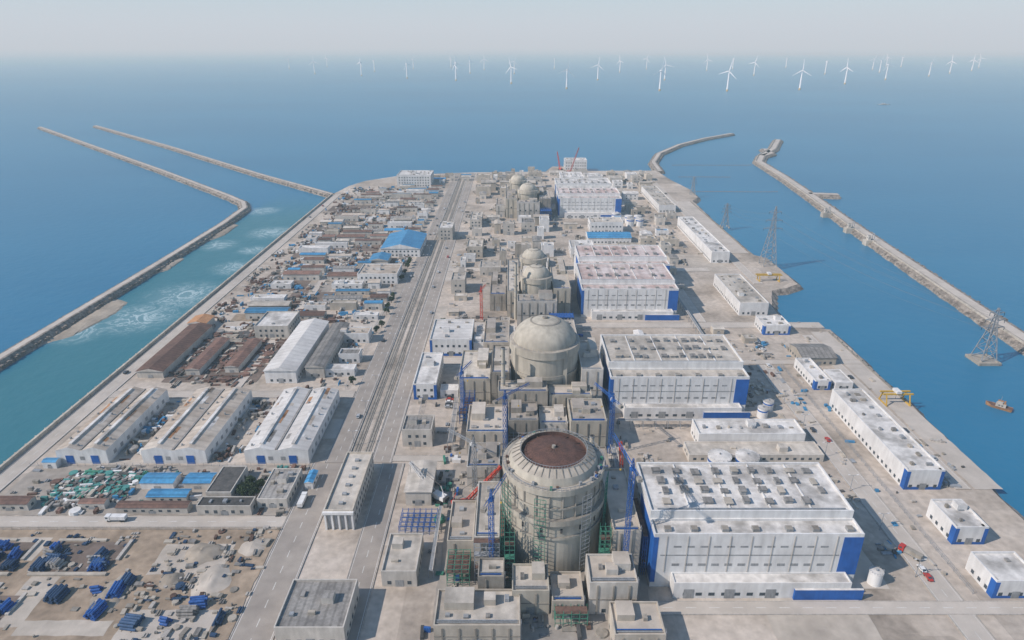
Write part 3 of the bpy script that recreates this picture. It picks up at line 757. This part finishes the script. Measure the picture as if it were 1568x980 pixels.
mixk=['rust','brick','dconcrete','roofgrey','roofblue','teal','white','steelgrey','concrete','dark','kerb']
brn=['rust','rust','brick','dconcrete','roofgrey','dark','concrete','roofblue','kerb','white']
con=['dconcrete','concrete','concrete','kerb','roofgrey','steelgrey','dark']
yard('construction_materials',-222,-186,250,276,420,['teal','teal','steelgreen','dark','teal','white','roofgrey'],1,1.6)
yard('construction_materials',-245,-104,243,280,400,mixk,2)
yard('construction_materials',-208,-192,284,350,110,brn,3); yard('construction_materials',-157,-139,284,350,110,brn,4)
yard('steel_stockpile',-224,-163,368,452,520,['rust','brick','rust','dark','roofgrey','concrete'],5,1.4,(2,9))
yard('construction_materials',-245,-104,455,700,1700,brn,6); yard('construction_materials',-245,-104,700,1000,1500,brn,7,2.5)
yard('construction_materials',-36,54,176,300,620,['rust','steelblue','dconcrete','concrete','white','concrete','kerb','steelgreen','roofgrey','dark'],8,2)
yard('construction_materials',-34,54,300,480,360,con+['steelblue'],9)
yard('construction_materials',-34,54,560,1100,800,con,10,3)
yard('construction_materials',138,235,192,470,260,con+['roofblue'],11,1.3)
yard('construction_materials',56,225,600,1100,700,con,12,3)
yard('construction_materials',-60,-36,300,1000,180,con,13)
yard('construction_materials',-130,-104,362,455,120,brn,14)
yard('construction_materials',56,165,247,330,160,con,15,2)
yard('construction_materials',138,180,330,460,110,con+['steelblue','rust'],18,1.6)

def foundation(x0,x1,y0,y1):
    mb=MB((x0+x1)/2,(y0+y1)/2,0); a,b=(x1-x0)/2,(y1-y0)/2
    mb.box(-a,a,-b-.8,-b+.8,-.2,1.1,'concrete'); mb.box(-a,a*.3,b-.7,b+.7,-.2,1.0,'concrete')
    mb.box(-a-.8,-a+.8,-b+.82,b*.6,-.2,1.05,'kerb'); mb.box(a-.7,a+.7,-b*.2,b,-.2,1.05,'kerb')
    mb.poly([(-a+1,-b+1,.33),(a-1,-b+1,.33),(a-1,b-1,.33),(-a+1,b-1,.33)],'dsoil')
    mb.obj('building_foundation')
foundation(-236,-206,206,226); foundation(-198,-166,206,226); foundation(-222,-192,178,196)
def pipe_stack(cx,cy,n,L,ang,k,rad=.55):
    mb=MB(cx,cy,.3,ang)
    m=n; z=rad
    r=random.Random(int(cx*3+cy))
    while m>0 and z<3:
        for i in range(m):
            x=(i-(m-1)/2)*rad*2.05; o=r.uniform(-.6,.6)
            N=8
            f=[(x+rad*math.cos(2*math.pi*j/N),-L/2+o,z+rad*math.sin(2*math.pi*j/N)) for j in range(N)]; g=[(p,L/2+o,q) for p,_,q in f]
            mb.raw(f+g,[tuple(range(N)),tuple(range(2*N-1,N-1,-1))]+[(j,(j+1)%N,N+(j+1)%N,N+j) for j in range(N)],k)
        m-=1; z+=rad*1.8
    for s in (-.3,.3): mb.box(-(n+.6)*rad,(n+.6)*rad,s*L-.15,s*L+.15,-.3,0,'bark')
    mb.obj('pipe_stack')
pr=random.Random(8)
for (x0,x1,y0,y1,n) in ((-234,-208,209,223,11),(-196,-169,208,223,12),(-220,-194,181,193,9),(-184,-152,182,204,7),(-246,-228,176,190,5),(-150,-108,176,196,5)):
    for i in range(n):
        pipe_stack(pr.uniform(x0,x1),pr.uniform(y0,y1),pr.randint(3,6),pr.uniform(3,7),pr.choice((0,math.pi/2))+pr.gauss(0,.12),pr.choice(('navy','navy','navy','navy','steelblue','roofgrey')))
yard('construction_materials',-246,-150,172,232,190,['navy','concrete','kerb','dconcrete','concrete'],17,.8,(.6,3))
yard('construction_materials',-150,-104,172,234,260,['concrete','kerb','dconcrete','navy','concrete','rust','roofgrey'],16,1.2,(.6,4))
sheet('concrete_slab',-146,-112,172,188,'croad')
def mound(cx,cy,rx,ry,h,seed,k='sand'):
    mb=MB(cx,cy,.3); n=26; rings=6; vs=[]
    for j in range(rings+1):
        t=j/rings
        for i in range(n):
            a=2*math.pi*i/n; q=1+.3*noise.noise(Vector((math.cos(a)*1.5+seed,math.sin(a)*1.5,t*2)))
            vs.append((rx*(1-t)*q*math.cos(a),ry*(1-t)*q*math.sin(a),-.3+h*(1-(1-t)**1.6)*(1+.3*noise.noise(Vector((math.cos(a),t*3,seed))))))
    fs=[(j*n+i,j*n+(i+1)%n,(j+1)*n+(i+1)%n,(j+1)*n+i) for j in range(rings) for i in range(n)]
    mb.raw(vs,fs,k,True); mb.obj('soil_mound')
mound(-132,218,9,7,2.4,1); mound(-122,203,8,10,2,2,'pave1'); mound(-138,203,6,5,2,3); mound(-112,222,6,6,1.6,4,'pave1'); mound(-158,196,7,10,1.6,5); mound(-240,192,5,8,1.4,6,'pave1')

# ------------------------------------------------------------------ cranes, pylons, scaffolds
def lattice(mb,x,y,z0,z1,w0,w1,k,step=4,t=.25):
    n=max(2,int((z1-z0)/step)); pr=None
    for i in range(n+1):
        f=i/n; z=z0+(z1-z0)*f; w=(w0+(w1-w0)*f)/2
        c=[(x-w,y-w,z),(x+w,y-w,z),(x+w,y+w,z),(x-w,y+w,z)]
        for j in range(4): mb.beam(c[j],c[(j+1)%4],t*.7,k)
        if pr:
            for j in range(4):
                mb.beam(pr[j],c[j],t,k); mb.beam(pr[j],c[(j+1)%4],t*.7,k)
        pr=c
def tower_crane(cx,cy,h,jib,ang,k):
    mb=MB(cx,cy,0,ang)
    mb.box(-2,2,-2,2,-.2,.8,'concrete')
    lattice(mb,0,0,.8,h,1.6,1.6,k,3.0,.18)
    mb.box(-.9,.9,-.9,.9,h,h+1.0,k); mb.box(.8,2,-.8,.4,h-.4,h+1.4,'white')
    lattice(mb,0,0,h+1,h+5,1.1,.4,k,2.2,.16)
    for s in (-1,1):
        mb.beam((-8,s*.5,h+1.4),(jib,s*.5,h+1.4),.2,k)
    mb.beam((0,0,h+2.5),(jib,0,h+2.3),.2,k)
    n=int(jib/3)
    for i in range(n):
        x=i*3
        for s in (-1,1): mb.beam((x,s*.5,h+1.4),(x+1.5,0,h+2.5),.11,k); mb.beam((x+1.5,0,h+2.5),(x+3,s*.5,h+1.4),.11,k)
    mb.box(-8,-6,-.9,.9,h+.2,h+1.6,'dconcrete')
    mb.beam((0,0,h+5),(jib*.7,0,h+2.4),.08,'rail'); mb.beam((0,0,h+5),(-7.5,0,h+1.6),.08,'rail')
    mb.beam((jib*.55,0,h+1.4),(jib*.55,0,h-8),.08,'rail'); mb.box(jib*.55-.3,jib*.55+.3,-.3,.3,h-8.6,h-8,'steelyellow')
    mb.obj('tower_crane')
tower_crane(45,202.9,54,22,1.75,'steelblue'); tower_crane(-8,203,40,18,1.2,'steelblue')
tower_crane(-3.5,288,36,18,.8,'steelblue'); tower_crane(-24,475,24,12,1.3,'steelred'); tower_crane(51.8,292,32,18,2.0,'steelblue')
tower_crane(-18,260.5,26,18,2.4,'steelgrey'); tower_crane(-29,334,26,14,1.2,'steelblue')
def crawler_crane(cx,cy,ang,boom,elev,k):
    mb=MB(cx,cy,.2,ang)
    for s in (-1,1):
        mb.box(-3.4,3.4,s*2.2-.6,s*2.2+.6,0,1.3,'tyre')
    mb.box(-1.5,1.5,-1.7,1.7,.9,1.7,'steelgrey'); mb.box(-4.4,2.4,-1.7,1.7,1.7,3.9,k); mb.box(2.4,4,.2,1.7,1.7,4.2,'glass'); mb.box(-5.6,-4.41,-1.6,1.6,1.9,3.6,'dark')
    dx,dz=math.cos(elev),math.sin(elev); ux,uz=-dz,dx
    n=int(boom/2.5)
    P=lambda t,s,u:(2+dx*t+ux*u, s, 2+dz*t+uz*u)
    for i in range(n):
        t0=i*2.5; t1=t0+2.5; w=.9*(1-.5*i/n)
        for s in (-w,w):
            for u in (-w,w): mb.beam(P(t0,s,u),P(t1,s,u),.3,k)
            mb.beam(P(t0,s,-w),P(t1,s,w),.2,k)
        mb.beam(P(t0,-w,w),P(t1,w,w),.2,k)
    mb.beam((-4,0,3.9),(-2,0,9),.3,k); mb.beam((-2,0,9),P(boom,0,0),.14,'rail')
    e=P(boom,0,0); mb.beam(e,(e[0],e[1],max(2,e[2]-10)),.12,'rail')
    mb.obj('crawler_crane')
crawler_crane(52.5,247,1.8,30,1.3,'steelred'); crawler_crane(-24,248,.25,26,.8,'steelred'); crawler_crane(-35,254,2.5,20,.65,'white')
crawler_crane(97,1118,.6,44,1.15,'steelred'); crawler_crane(84,1146,2.0,32,1.2,'steelred')

def scaffold(x0,x1,y0,y1,h,k):
    mb=MB((x0+x1)/2,(y0+y1)/2,0); a,b=(x1-x0)/2,(y1-y0)/2
    nx=max(2,int(2*a/2.5)); ny=max(1,int(2*b/2.5)); nz=int(h/2.2)
    for i in range(nx+1):
        for j in range(ny+1):
            x=-a+2*a*i/nx; y=-b+2*b*j/ny; mb.beam((x,y,0),(x,y,h),.2,k)
    for q in range(1,nz+1):
        z=q*2.2
        for j in range(ny+1): y=-b+2*b*j/ny; mb.beam((-a,y,z),(a,y,z),.16,k)
        for i in range(nx+1): x=-a+2*a*i/nx; mb.beam((x,-b,z),(x,b,z),.16,k)
        if q%3==0: mb.box(-a,a,-b,b,z+.14,z+.26,'rust' if q%2 else k)
    mb.obj('scaffolding')
scaffold(28,46,449,457,15,'steelblue'); scaffold(35,48,788,796,16,'steelblue'); scaffold(-50,-34,230,242,5,'steelblue'); scaffold(-28,-22,330,341,12,'steelblue')
scaffold(-3,1,201,203.5,26,'steelgreen'); scaffold(35,39,204,207,26,'steelgreen'); scaffold(-30,-26,322,328,10,'steelblue')
scaffold(-4.6,-3,206,226,24,'steelgreen'); scaffold(-26,-17,200,211,9,'steelgreen'); scaffold(52.4,54.2,206,230,20,'steelblue'); scaffold(-27,-17,243,246,8,'steelgrey'); scaffold(16,28,180,183.5,8,'steelgreen')
scaffold(9,13,263,283,12,'steelblue'); scaffold(-2,12,293,299,9,'steelgrey'); scaffold(-15,-5,202.5,205,20,'steelgrey'); scaffold(41,51,246.5,249,24,'steelgrey')

def pylon(cx,cy,h,base,z=0,pad=False):
    mb=MB(cx,cy,z); k='steelgrey'
    if pad:
        mb.box(-base*.7,base*.7,-base*.7,base*.7,-3,.0,'concrete')
        for sx in (-1,1):
            for sy in (-1,1): mb.cyl(sx*base*.6,sy*base*.6,-6,-.8,1.3,1.3,'dconcrete',10)
    for sx in (-1,1):
        for sy in (-1,1): mb.cyl(sx*base/2,sy*base/2,-1,.8,1.1,.9,'concrete',8)
    lattice(mb,0,0,0,h*.6,base,base*.33,k,6,.5); lattice(mb,0,0,h*.6,h,base*.33,.8,k,4,.36)
    for z_,w in ((h*.62,base*.7),(h*.76,base*.6),(h*.9,base*.45)):
        for s in (-1,1):
            for q in (-1,1): mb.beam((s*.8,q*.8,z_),(s*w,0,z_+.6),.3,k)
            mb.beam((s*.5,0,z_+2.6),(s*w,0,z_+.6),.3,k)
            mb.beam((s*w,0,z_+.5),(s*w,0,z_-1.8),.25,'glass')
    mb.obj('transmission_pylon')
pylon(253,618,58,13); pylon(255,765,28,8); pylon(330,411,38,11,-2,True); pylon(262,945,26,7)
mb=MB()
def wire(a,b,sag):
    n=14; pr=None
    for i in range(n+1):
        t=i/n; p=Vector(a).lerp(Vector(b),t); p.z-=sag*4*t*(1-t)
        if pr: mb.beam(pr,p,.07,'rail')
        pr=p
for s in (-1,1):
    for f,w in ((.62,.7),(.76,.6),(.9,.45)):
        wire((253+s*13*w,618,58*f),(330+s*11*w,411,38*f-2),7); wire((253+s*13*w,618,58*f),(255+s*8*w,765,28*f),4)
mb.obj('power_line')
def gantry(cx,cy,l,w,h,k='steelyellow'):
    mb=MB(cx,cy,0)
    for s in (-1,1):
        for q in (-1,1):
            mb.beam((s*l/2,q*w/2,0),(s*l/2,q*w*.2,h),.6,k)
        mb.beam((s*l/2,-w/2,.5),(s*l/2,w/2,.5),.7,k)
    for q in (-.2,.2): mb.beam((-l*.65,q*w,h),(l*.65,q*w,h),.9,k)
    mb.box(-1.5,1.5,-w*.3,w*.3,h+.5,h+2,'white'); mb.beam((0,0,h),(0,0,h*.4),.15,'rail')
    mb.obj('gantry_crane')
gantry(232,346,14,9,7); gantry(236,569,18,8,6)
for x,y in ((399,752),(396,700),(405,828)):
    mb=MB(x,y,0); mb.box(-6,5,-4,4,-6,2,'concrete'); mb.box(-3.5,-.5,-2,2,2,7,'offwhite','roofgrey'); mb.windows(-3.5,-.5,-2,2,4,1.2,.8,1.5,'glass','SW')
    for s in (-1,1): mb.beam((3,s*2,1),(3,s*2,9),.5,'steelgrey')
    mb.beam((3,-2,9),(3,2,9),.5,'steelgrey'); mb.obj('intake_gate')

# ------------------------------------------------------------------ wind turbines
tr=random.Random(9)
def wind_turbine(x,y,hub=90,bl=52):
    mb=MB(x,y,-4,tr.uniform(-1.2,1.2)); k='turbine'
    mb.cyl(0,0,-4,8,5,5,'steelyellow',12); mb.lathe(0,0,[(4.6,8,k),(3.2,hub,k),(.1,hub+.2,k)],14)
    mb.box(-2.4,2.4,-4,9,hub-1,hub+4,k); mb.cyl(0,-6,hub-.6,hub+3.4,1.8,1.8,k,10)
    a0=tr.uniform(-.35,.35)
    for i in range(3):
        a=a0+i*2*math.pi/3; d=Vector((math.sin(a),0,math.cos(a))); u=Vector((math.cos(a),0,-math.sin(a))); c=Vector((0,-6.5,hub+1.5))
        pts=[c+u*1.5, c+d*bl*.2+u*3.2, c+d*bl+u*.6, c+d*bl-u*.5, c+d*bl*.2-u*1.5, c-u*1.5]
        f=[p+Vector((0,-.5,0)) for p in pts]; g=[p+Vector((0,.5,0)) for p in pts]
        mb.raw(f+g,[(5,4,3,2,1,0),(6,7,8,9,10,11)]+[(j,(j+1)%6,6+(j+1)%6,6+j) for j in range(6)],k)
    mb.obj('wind_turbine')
farm=[(-1540,5450),(-1090,5050),(-1160,5900),(-700,4650),(-930,6600),(-350,4350),(-400,5000),(-330,5500),(-4,4000),(18,5400),(278,3520),(545,4420),(880,5700),
      (720,3370),(975,4440),(1700,6100),(1040,3340),(1770,5100),(2400,5350),(1435,3450),(1900,3960),(4000,7200),(2390,4450),(2980,4980),(4600,6900),(3980,6050),(3900,7300),(3300,6400),(-250,6300),(2700,6900),(5600,7300),
      (-2100,6600),(-600,6900),(400,6600),(1250,6500),(2050,6500),(3000,5700),(-1900,7200),(3450,5500),(4700,6300)]
for x,y in farm: wind_turbine(x,y)

def boat(cx,cy,L,W,ang,hull,deck):
    mb=MB(cx,cy,-4,ang)
    o=[(-L/2,-W/2),(L*.25,-W/2),(L/2,0),(L*.25,W/2),(-L/2,W/2)]
    lo=[(x*.92,y*.7,-.6) for x,y in o]; hi=[(x,y,1.6+(.9 if x>L*.3 else 0)) for x,y in o]
    n=5; mb.raw(lo+hi,[(i,(i+1)%n,n+(i+1)%n,n+i) for i in range(n)],hull); mb.poly([(x,y,z-.15) for x,y,z in hi],deck)
    mb.box(-L*.25,L*.12,-W*.32,W*.32,1.3,3.4,'offwhite'); mb.windows(-L*.25,L*.12,-W*.32,W*.32,2.2,.7,.9,1.5,'glass','SNEW')
    mb.box(-L*.12,L*.08,-W*.25,W*.25,3.4,5,'offwhite',hull); mb.beam((-L*.02,0,5),(-L*.02,0,8),.2,'steelgrey')
    mb.cyl(-L*.18,0,3.4,5.4,.6,.5,hull,10)
    mb.obj('tug_boat' if L<30 else 'cargo_ship')
boat(297,347,14,5,2.4,'orange','brick'); boat(1390,2560,50,12,.1,'steelgrey','white')
mb=MB(0,0,-4)
for x0,x1,y in ((296,447,1223),(280,368,1105),(275,405,985)):
    for i in range(int((x1-x0)/4)): mb.box(x0+i*4,x0+i*4+2.6,y-.5+math.sin(i*.2),y+.5+math.sin(i*.2),-.3,.5,'orange')
mb.obj('floating_boom')

mb=MB(9500,17000,0); n=80; top=[]
for i in range(n+1):
    x=-6500+13000*i/n; top.append((x,R.uniform(-150,150),max(2,(25+55*noise.noise(Vector((i*.17,3,0)))+30*noise.noise(Vector((i*.6,1,0))))*min(1,i/12))))
for i in range(n):
    a,b=top[i],top[i+1]
    mb.poly([(a[0],a[1]-900,-5),(b[0],b[1]-900,-5),b,a],'soil'); mb.poly([a,b,(b[0],b[1]+1500,-5),(a[0],a[1]+1500,-5)],'soil')
mb.obj('distant_coast')

# ------------------------------------------------------------------ vehicles
for nme,c in (('white',(.75,.75,.74)),('silver',(.4,.41,.42)),('black',(.05,.05,.055)),('red',(.45,.04,.03)),('blue',(.04,.1,.3))):
    M['car_'+nme]=make_mat('car_paint_'+nme,c,tuple(q*.9 for q in c),1,.3,spec=.5,grime=.05,var=.05)
def wheels(mb,xs,r_,yy,w):
    for x in xs:
        for s in (-1,1):
            N=10; cy=s*yy
            f=[(x+r_*math.cos(2*math.pi*i/N),cy-w,r_+r_*math.sin(2*math.pi*i/N)) for i in range(N)]; g=[(a,cy+w,b) for a,_,b in f]
            mb.raw(f+g,[tuple(range(N)),tuple(range(2*N-1,N-1,-1))]+[(i,(i+1)%N,N+(i+1)%N,N+i) for i in range(N)],'tyre')
def car_mesh(k):
    mb=MB()
    pr=[(-2.2,.45),(2.2,.45),(2.25,.85),(1.3,1.0),(.6,1.5),(-1.2,1.52),(-1.95,1.05),(-2.25,.95)]
    l=[(x,-.88,z) for x,z in pr]; rgt=[(x,.88,z) for x,z in pr]; n=len(pr)
    mb.raw(l+rgt,[tuple(range(n)),tuple(range(2*n-1,n-1,-1))]+[(i,(i+1)%n,n+(i+1)%n,n+i) for i in range(n)],k)
    mb.poly([(1.32,-.75,1.02),(1.32,.75,1.02),(.66,.7,1.5),(.66,-.7,1.5)],'glass')
    for s in (-1,1): mb.box(-1.3,.7,s*.885-.01,s*.885+.01,1.08,1.4,'glass')
    mb.poly([(-1.98,.7,1.09),(-1.98,-.7,1.09),(-1.3,-.7,1.54),(-1.3,.7,1.54)],'glass')
    wheels(mb,(-1.4,1.4),.34,.82,.12)
    o=mb.obj('parked_car'); me=o.data; bpy.data.objects.remove(o); return me
def truck_mesh(k,bed):
    mb=MB()
    mb.box(-4.5,2.4,-1.2,1.2,.9,1.2,'steelgrey'); mb.box(2.5,4.6,-1.2,1.2,.7,3.0,k); mb.box(4.61,4.66,-1.0,1.0,1.8,2.7,'glass')
    for s in (-1,1): mb.box(3.2,4.3,s*1.21-.01,s*1.21+.01,1.8,2.6,'glass')
    mb.box(-4.5,2.2,-1.25,1.25,1.21,2.9,bed)
    wheels(mb,(-3.6,-2.3,3.4),.5,1.0,.2)
    o=mb.obj('truck'); me=o.data; bpy.data.objects.remove(o); return me
cars=[car_mesh('car_'+c) for c in ('white','silver','black','red','silver','white')]
trucks=[truck_mesh('car_red','dconcrete'),truck_mesh('car_white','dconcrete'),truck_mesh('car_white','white')]
def put(me,name,x,y,z,a):
    o=bpy.data.objects.new(name,me); o.location=(x,y,z); o.rotation_euler[2]=a; scene.collection.objects.link(o)
vr=random.Random(3)
for xs,y0,y1,nn in ((-94.5,290,900,5),(-89.5,290,900,4),(-70.5,290,900,4),(-65.5,290,900,4),(-99,180,280,1),(-62,180,280,2),(169,200,395,3),(173,200,395,2),(-255,200,900,3),(220.5,270,440,3)):
    for i in range(nn):
        y=vr.uniform(y0,y1)
        if vr.random()<.25: put(vr.choice(trucks),'truck',xs,y,.45,math.pi/2*(1 if vr.random()<.5 else -1))
        else: put(vr.choice(cars),'car',xs,y,.45,math.pi/2*(1 if vr.random()<.5 else -1))
for x0,y0,nn,a in ((140,262,7,0),(66,394,9,1.57),(-50,402,0,0),(178,420,6,0),(-38,340,5,0)):
    for i in range(nn):
        if vr.random()<.75:
            if a: put(vr.choice(cars),'parked_car',x0+i*2.9,y0,.32,1.57+vr.gauss(0,.03))
            else: put(vr.choice(cars),'parked_car',x0,y0+i*2.9,.32,vr.gauss(0,.03))
put(trucks[0],'truck',169,217,.45,2.2); put(trucks[2],'truck',-180,239,.45,3.14)

# ------------------------------------------------------------------ trees
def tree_mesh(seed):
    r=random.Random(seed); mb=MB()
    mb.beam((0,0,-.2),(.1,0,2.2),.4,'bark',.25)
    cl=[]
    for i in range(7):
        a=r.uniform(0,6.28); q=r.uniform(.8,1.9); z=r.uniform(2.6,5)
        mb.beam((.1,0,1.8),(q*math.cos(a),q*math.sin(a),z),.16,'bark',.06); cl.append((q*math.cos(a),q*math.sin(a),z,r.uniform(.7,1.2)))
    cl.append((0,0,5,1.1))
    for x,y,z,s in cl:
        for i in range(70):
            d=Vector((r.gauss(0,1),r.gauss(0,1),r.gauss(0,.8))).normalized()*s*r.uniform(.5,1.1); p=Vector((x,y,z))+d
            u=Vector((r.uniform(-1,1),r.uniform(-1,1),r.uniform(-1,1))).normalized()*.28; v=u.cross(Vector((r.uniform(-1,1),r.uniform(-1,1),.3))).normalized()*.22
            mb.poly([p-u-v,p+u-v,p+u+v,p-u+v],'leaf')
    o=mb.obj('tree'); me=o.data; bpy.data.objects.remove(o); return me
tm=[tree_mesh(i) for i in range(4)]
for i in range(38):
    y=362+i*9+vr.uniform(-2,2)
    if vr.random()<.45: put(tm[i%4],'tree',-101+vr.uniform(-1,1),y,0,vr.uniform(0,6))
for i in range(12): put(tm[i%4],'tree',-126+vr.uniform(-5,4),258+vr.uniform(-4,7),0,vr.uniform(0,6))
for i in range(10): put(tm[i%4],'tree',-54+vr.uniform(-1,1),vr.uniform(280,600),0,vr.uniform(0,6))

mb=MB(); mb.beam((0,0,0),(0,0,9),.25,'steelgrey',.15)
for s in (-1,1): mb.beam((0,0,9),(s*2,0,9.4),.14,'steelgrey'); mb.box(s*2-.5,s*2+.5,-.2,.2,9.3,9.5,'white')
o=mb.obj('street_lamp'); lm=o.data; bpy.data.objects.remove(o)
for i in range(22): put(lm,'street_lamp',-85.5,300+i*32,.2,0)
for i in range(7): put(lm,'street_lamp',164.5,205+i*28,0,0)

# ------------------------------------------------------------------ atmosphere, light, camera
# marine haze: single scattering plus a faint isotropic source term standing for the multiple scattering
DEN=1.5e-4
hm=bpy.data.materials.new('haze_volume'); hm.use_nodes=True; nt=hm.node_tree; nt.nodes.clear()
out=nd(nt,'ShaderNodeOutputMaterial'); vs=nd(nt,'ShaderNodeVolumeScatter'); vs.inputs['Color'].default_value=(.68,.90,1,1); vs.inputs['Density'].default_value=DEN
vs.inputs['Anisotropy'].default_value=0
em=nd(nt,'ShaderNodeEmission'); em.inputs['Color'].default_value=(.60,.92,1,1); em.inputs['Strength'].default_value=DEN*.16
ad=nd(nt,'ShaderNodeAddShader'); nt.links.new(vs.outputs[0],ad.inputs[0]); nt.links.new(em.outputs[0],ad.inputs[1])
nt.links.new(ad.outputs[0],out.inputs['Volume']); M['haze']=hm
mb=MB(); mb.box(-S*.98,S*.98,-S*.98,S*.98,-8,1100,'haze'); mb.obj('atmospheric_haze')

EL=math.radians(40); AZ=math.radians(249)
to=Vector((math.sin(AZ)*math.cos(EL),math.cos(AZ)*math.cos(EL),math.sin(EL)))
w=bpy.data.worlds.new('World'); scene.world=w; w.use_nodes=True; nt=w.node_tree
bg=nt.nodes['Background']; sk=nt.nodes.new('ShaderNodeTexSky'); sk.sky_type='NISHITA'; sk.sun_disc=False
sk.sun_elevation=EL; sk.sun_rotation=AZ; sk.altitude=0; sk.air_density=1.2; sk.dust_density=.3; sk.ozone_density=2.0
tint=nd(nt,'ShaderNodeMix',data_type='RGBA',blend_type='MULTIPLY'); tint.inputs[0].default_value=1; tint.inputs[7].default_value=(.66,.90,1.16,1)
nt.links.new(sk.outputs[0],tint.inputs[6]); nt.links.new(tint.outputs[2],bg.inputs[0]); bg.inputs[1].default_value=.105
sd=bpy.data.lights.new('sun','SUN'); sd.energy=5.0; sd.angle=math.radians(.5); sd.color=(1,.955,.89)
so=bpy.data.objects.new('sun',sd); so.rotation_euler=to.to_track_quat('Z','Y').to_euler(); so.location=(-300,-100,400); scene.collection.objects.link(so)
cd=bpy.data.cameras.new('camera'); cd.sensor_width=36; cd.lens=22.96; cd.clip_start=1; cd.clip_end=200000
co=bpy.data.objects.new('camera',cd); co.location=(0,0,200); co.rotation_euler=(math.radians(90-22.8),0,0); scene.collection.objects.link(co); scene.camera=co
scene.view_settings.view_transform='Standard'; scene.view_settings.look='None'; scene.view_settings.exposure=0
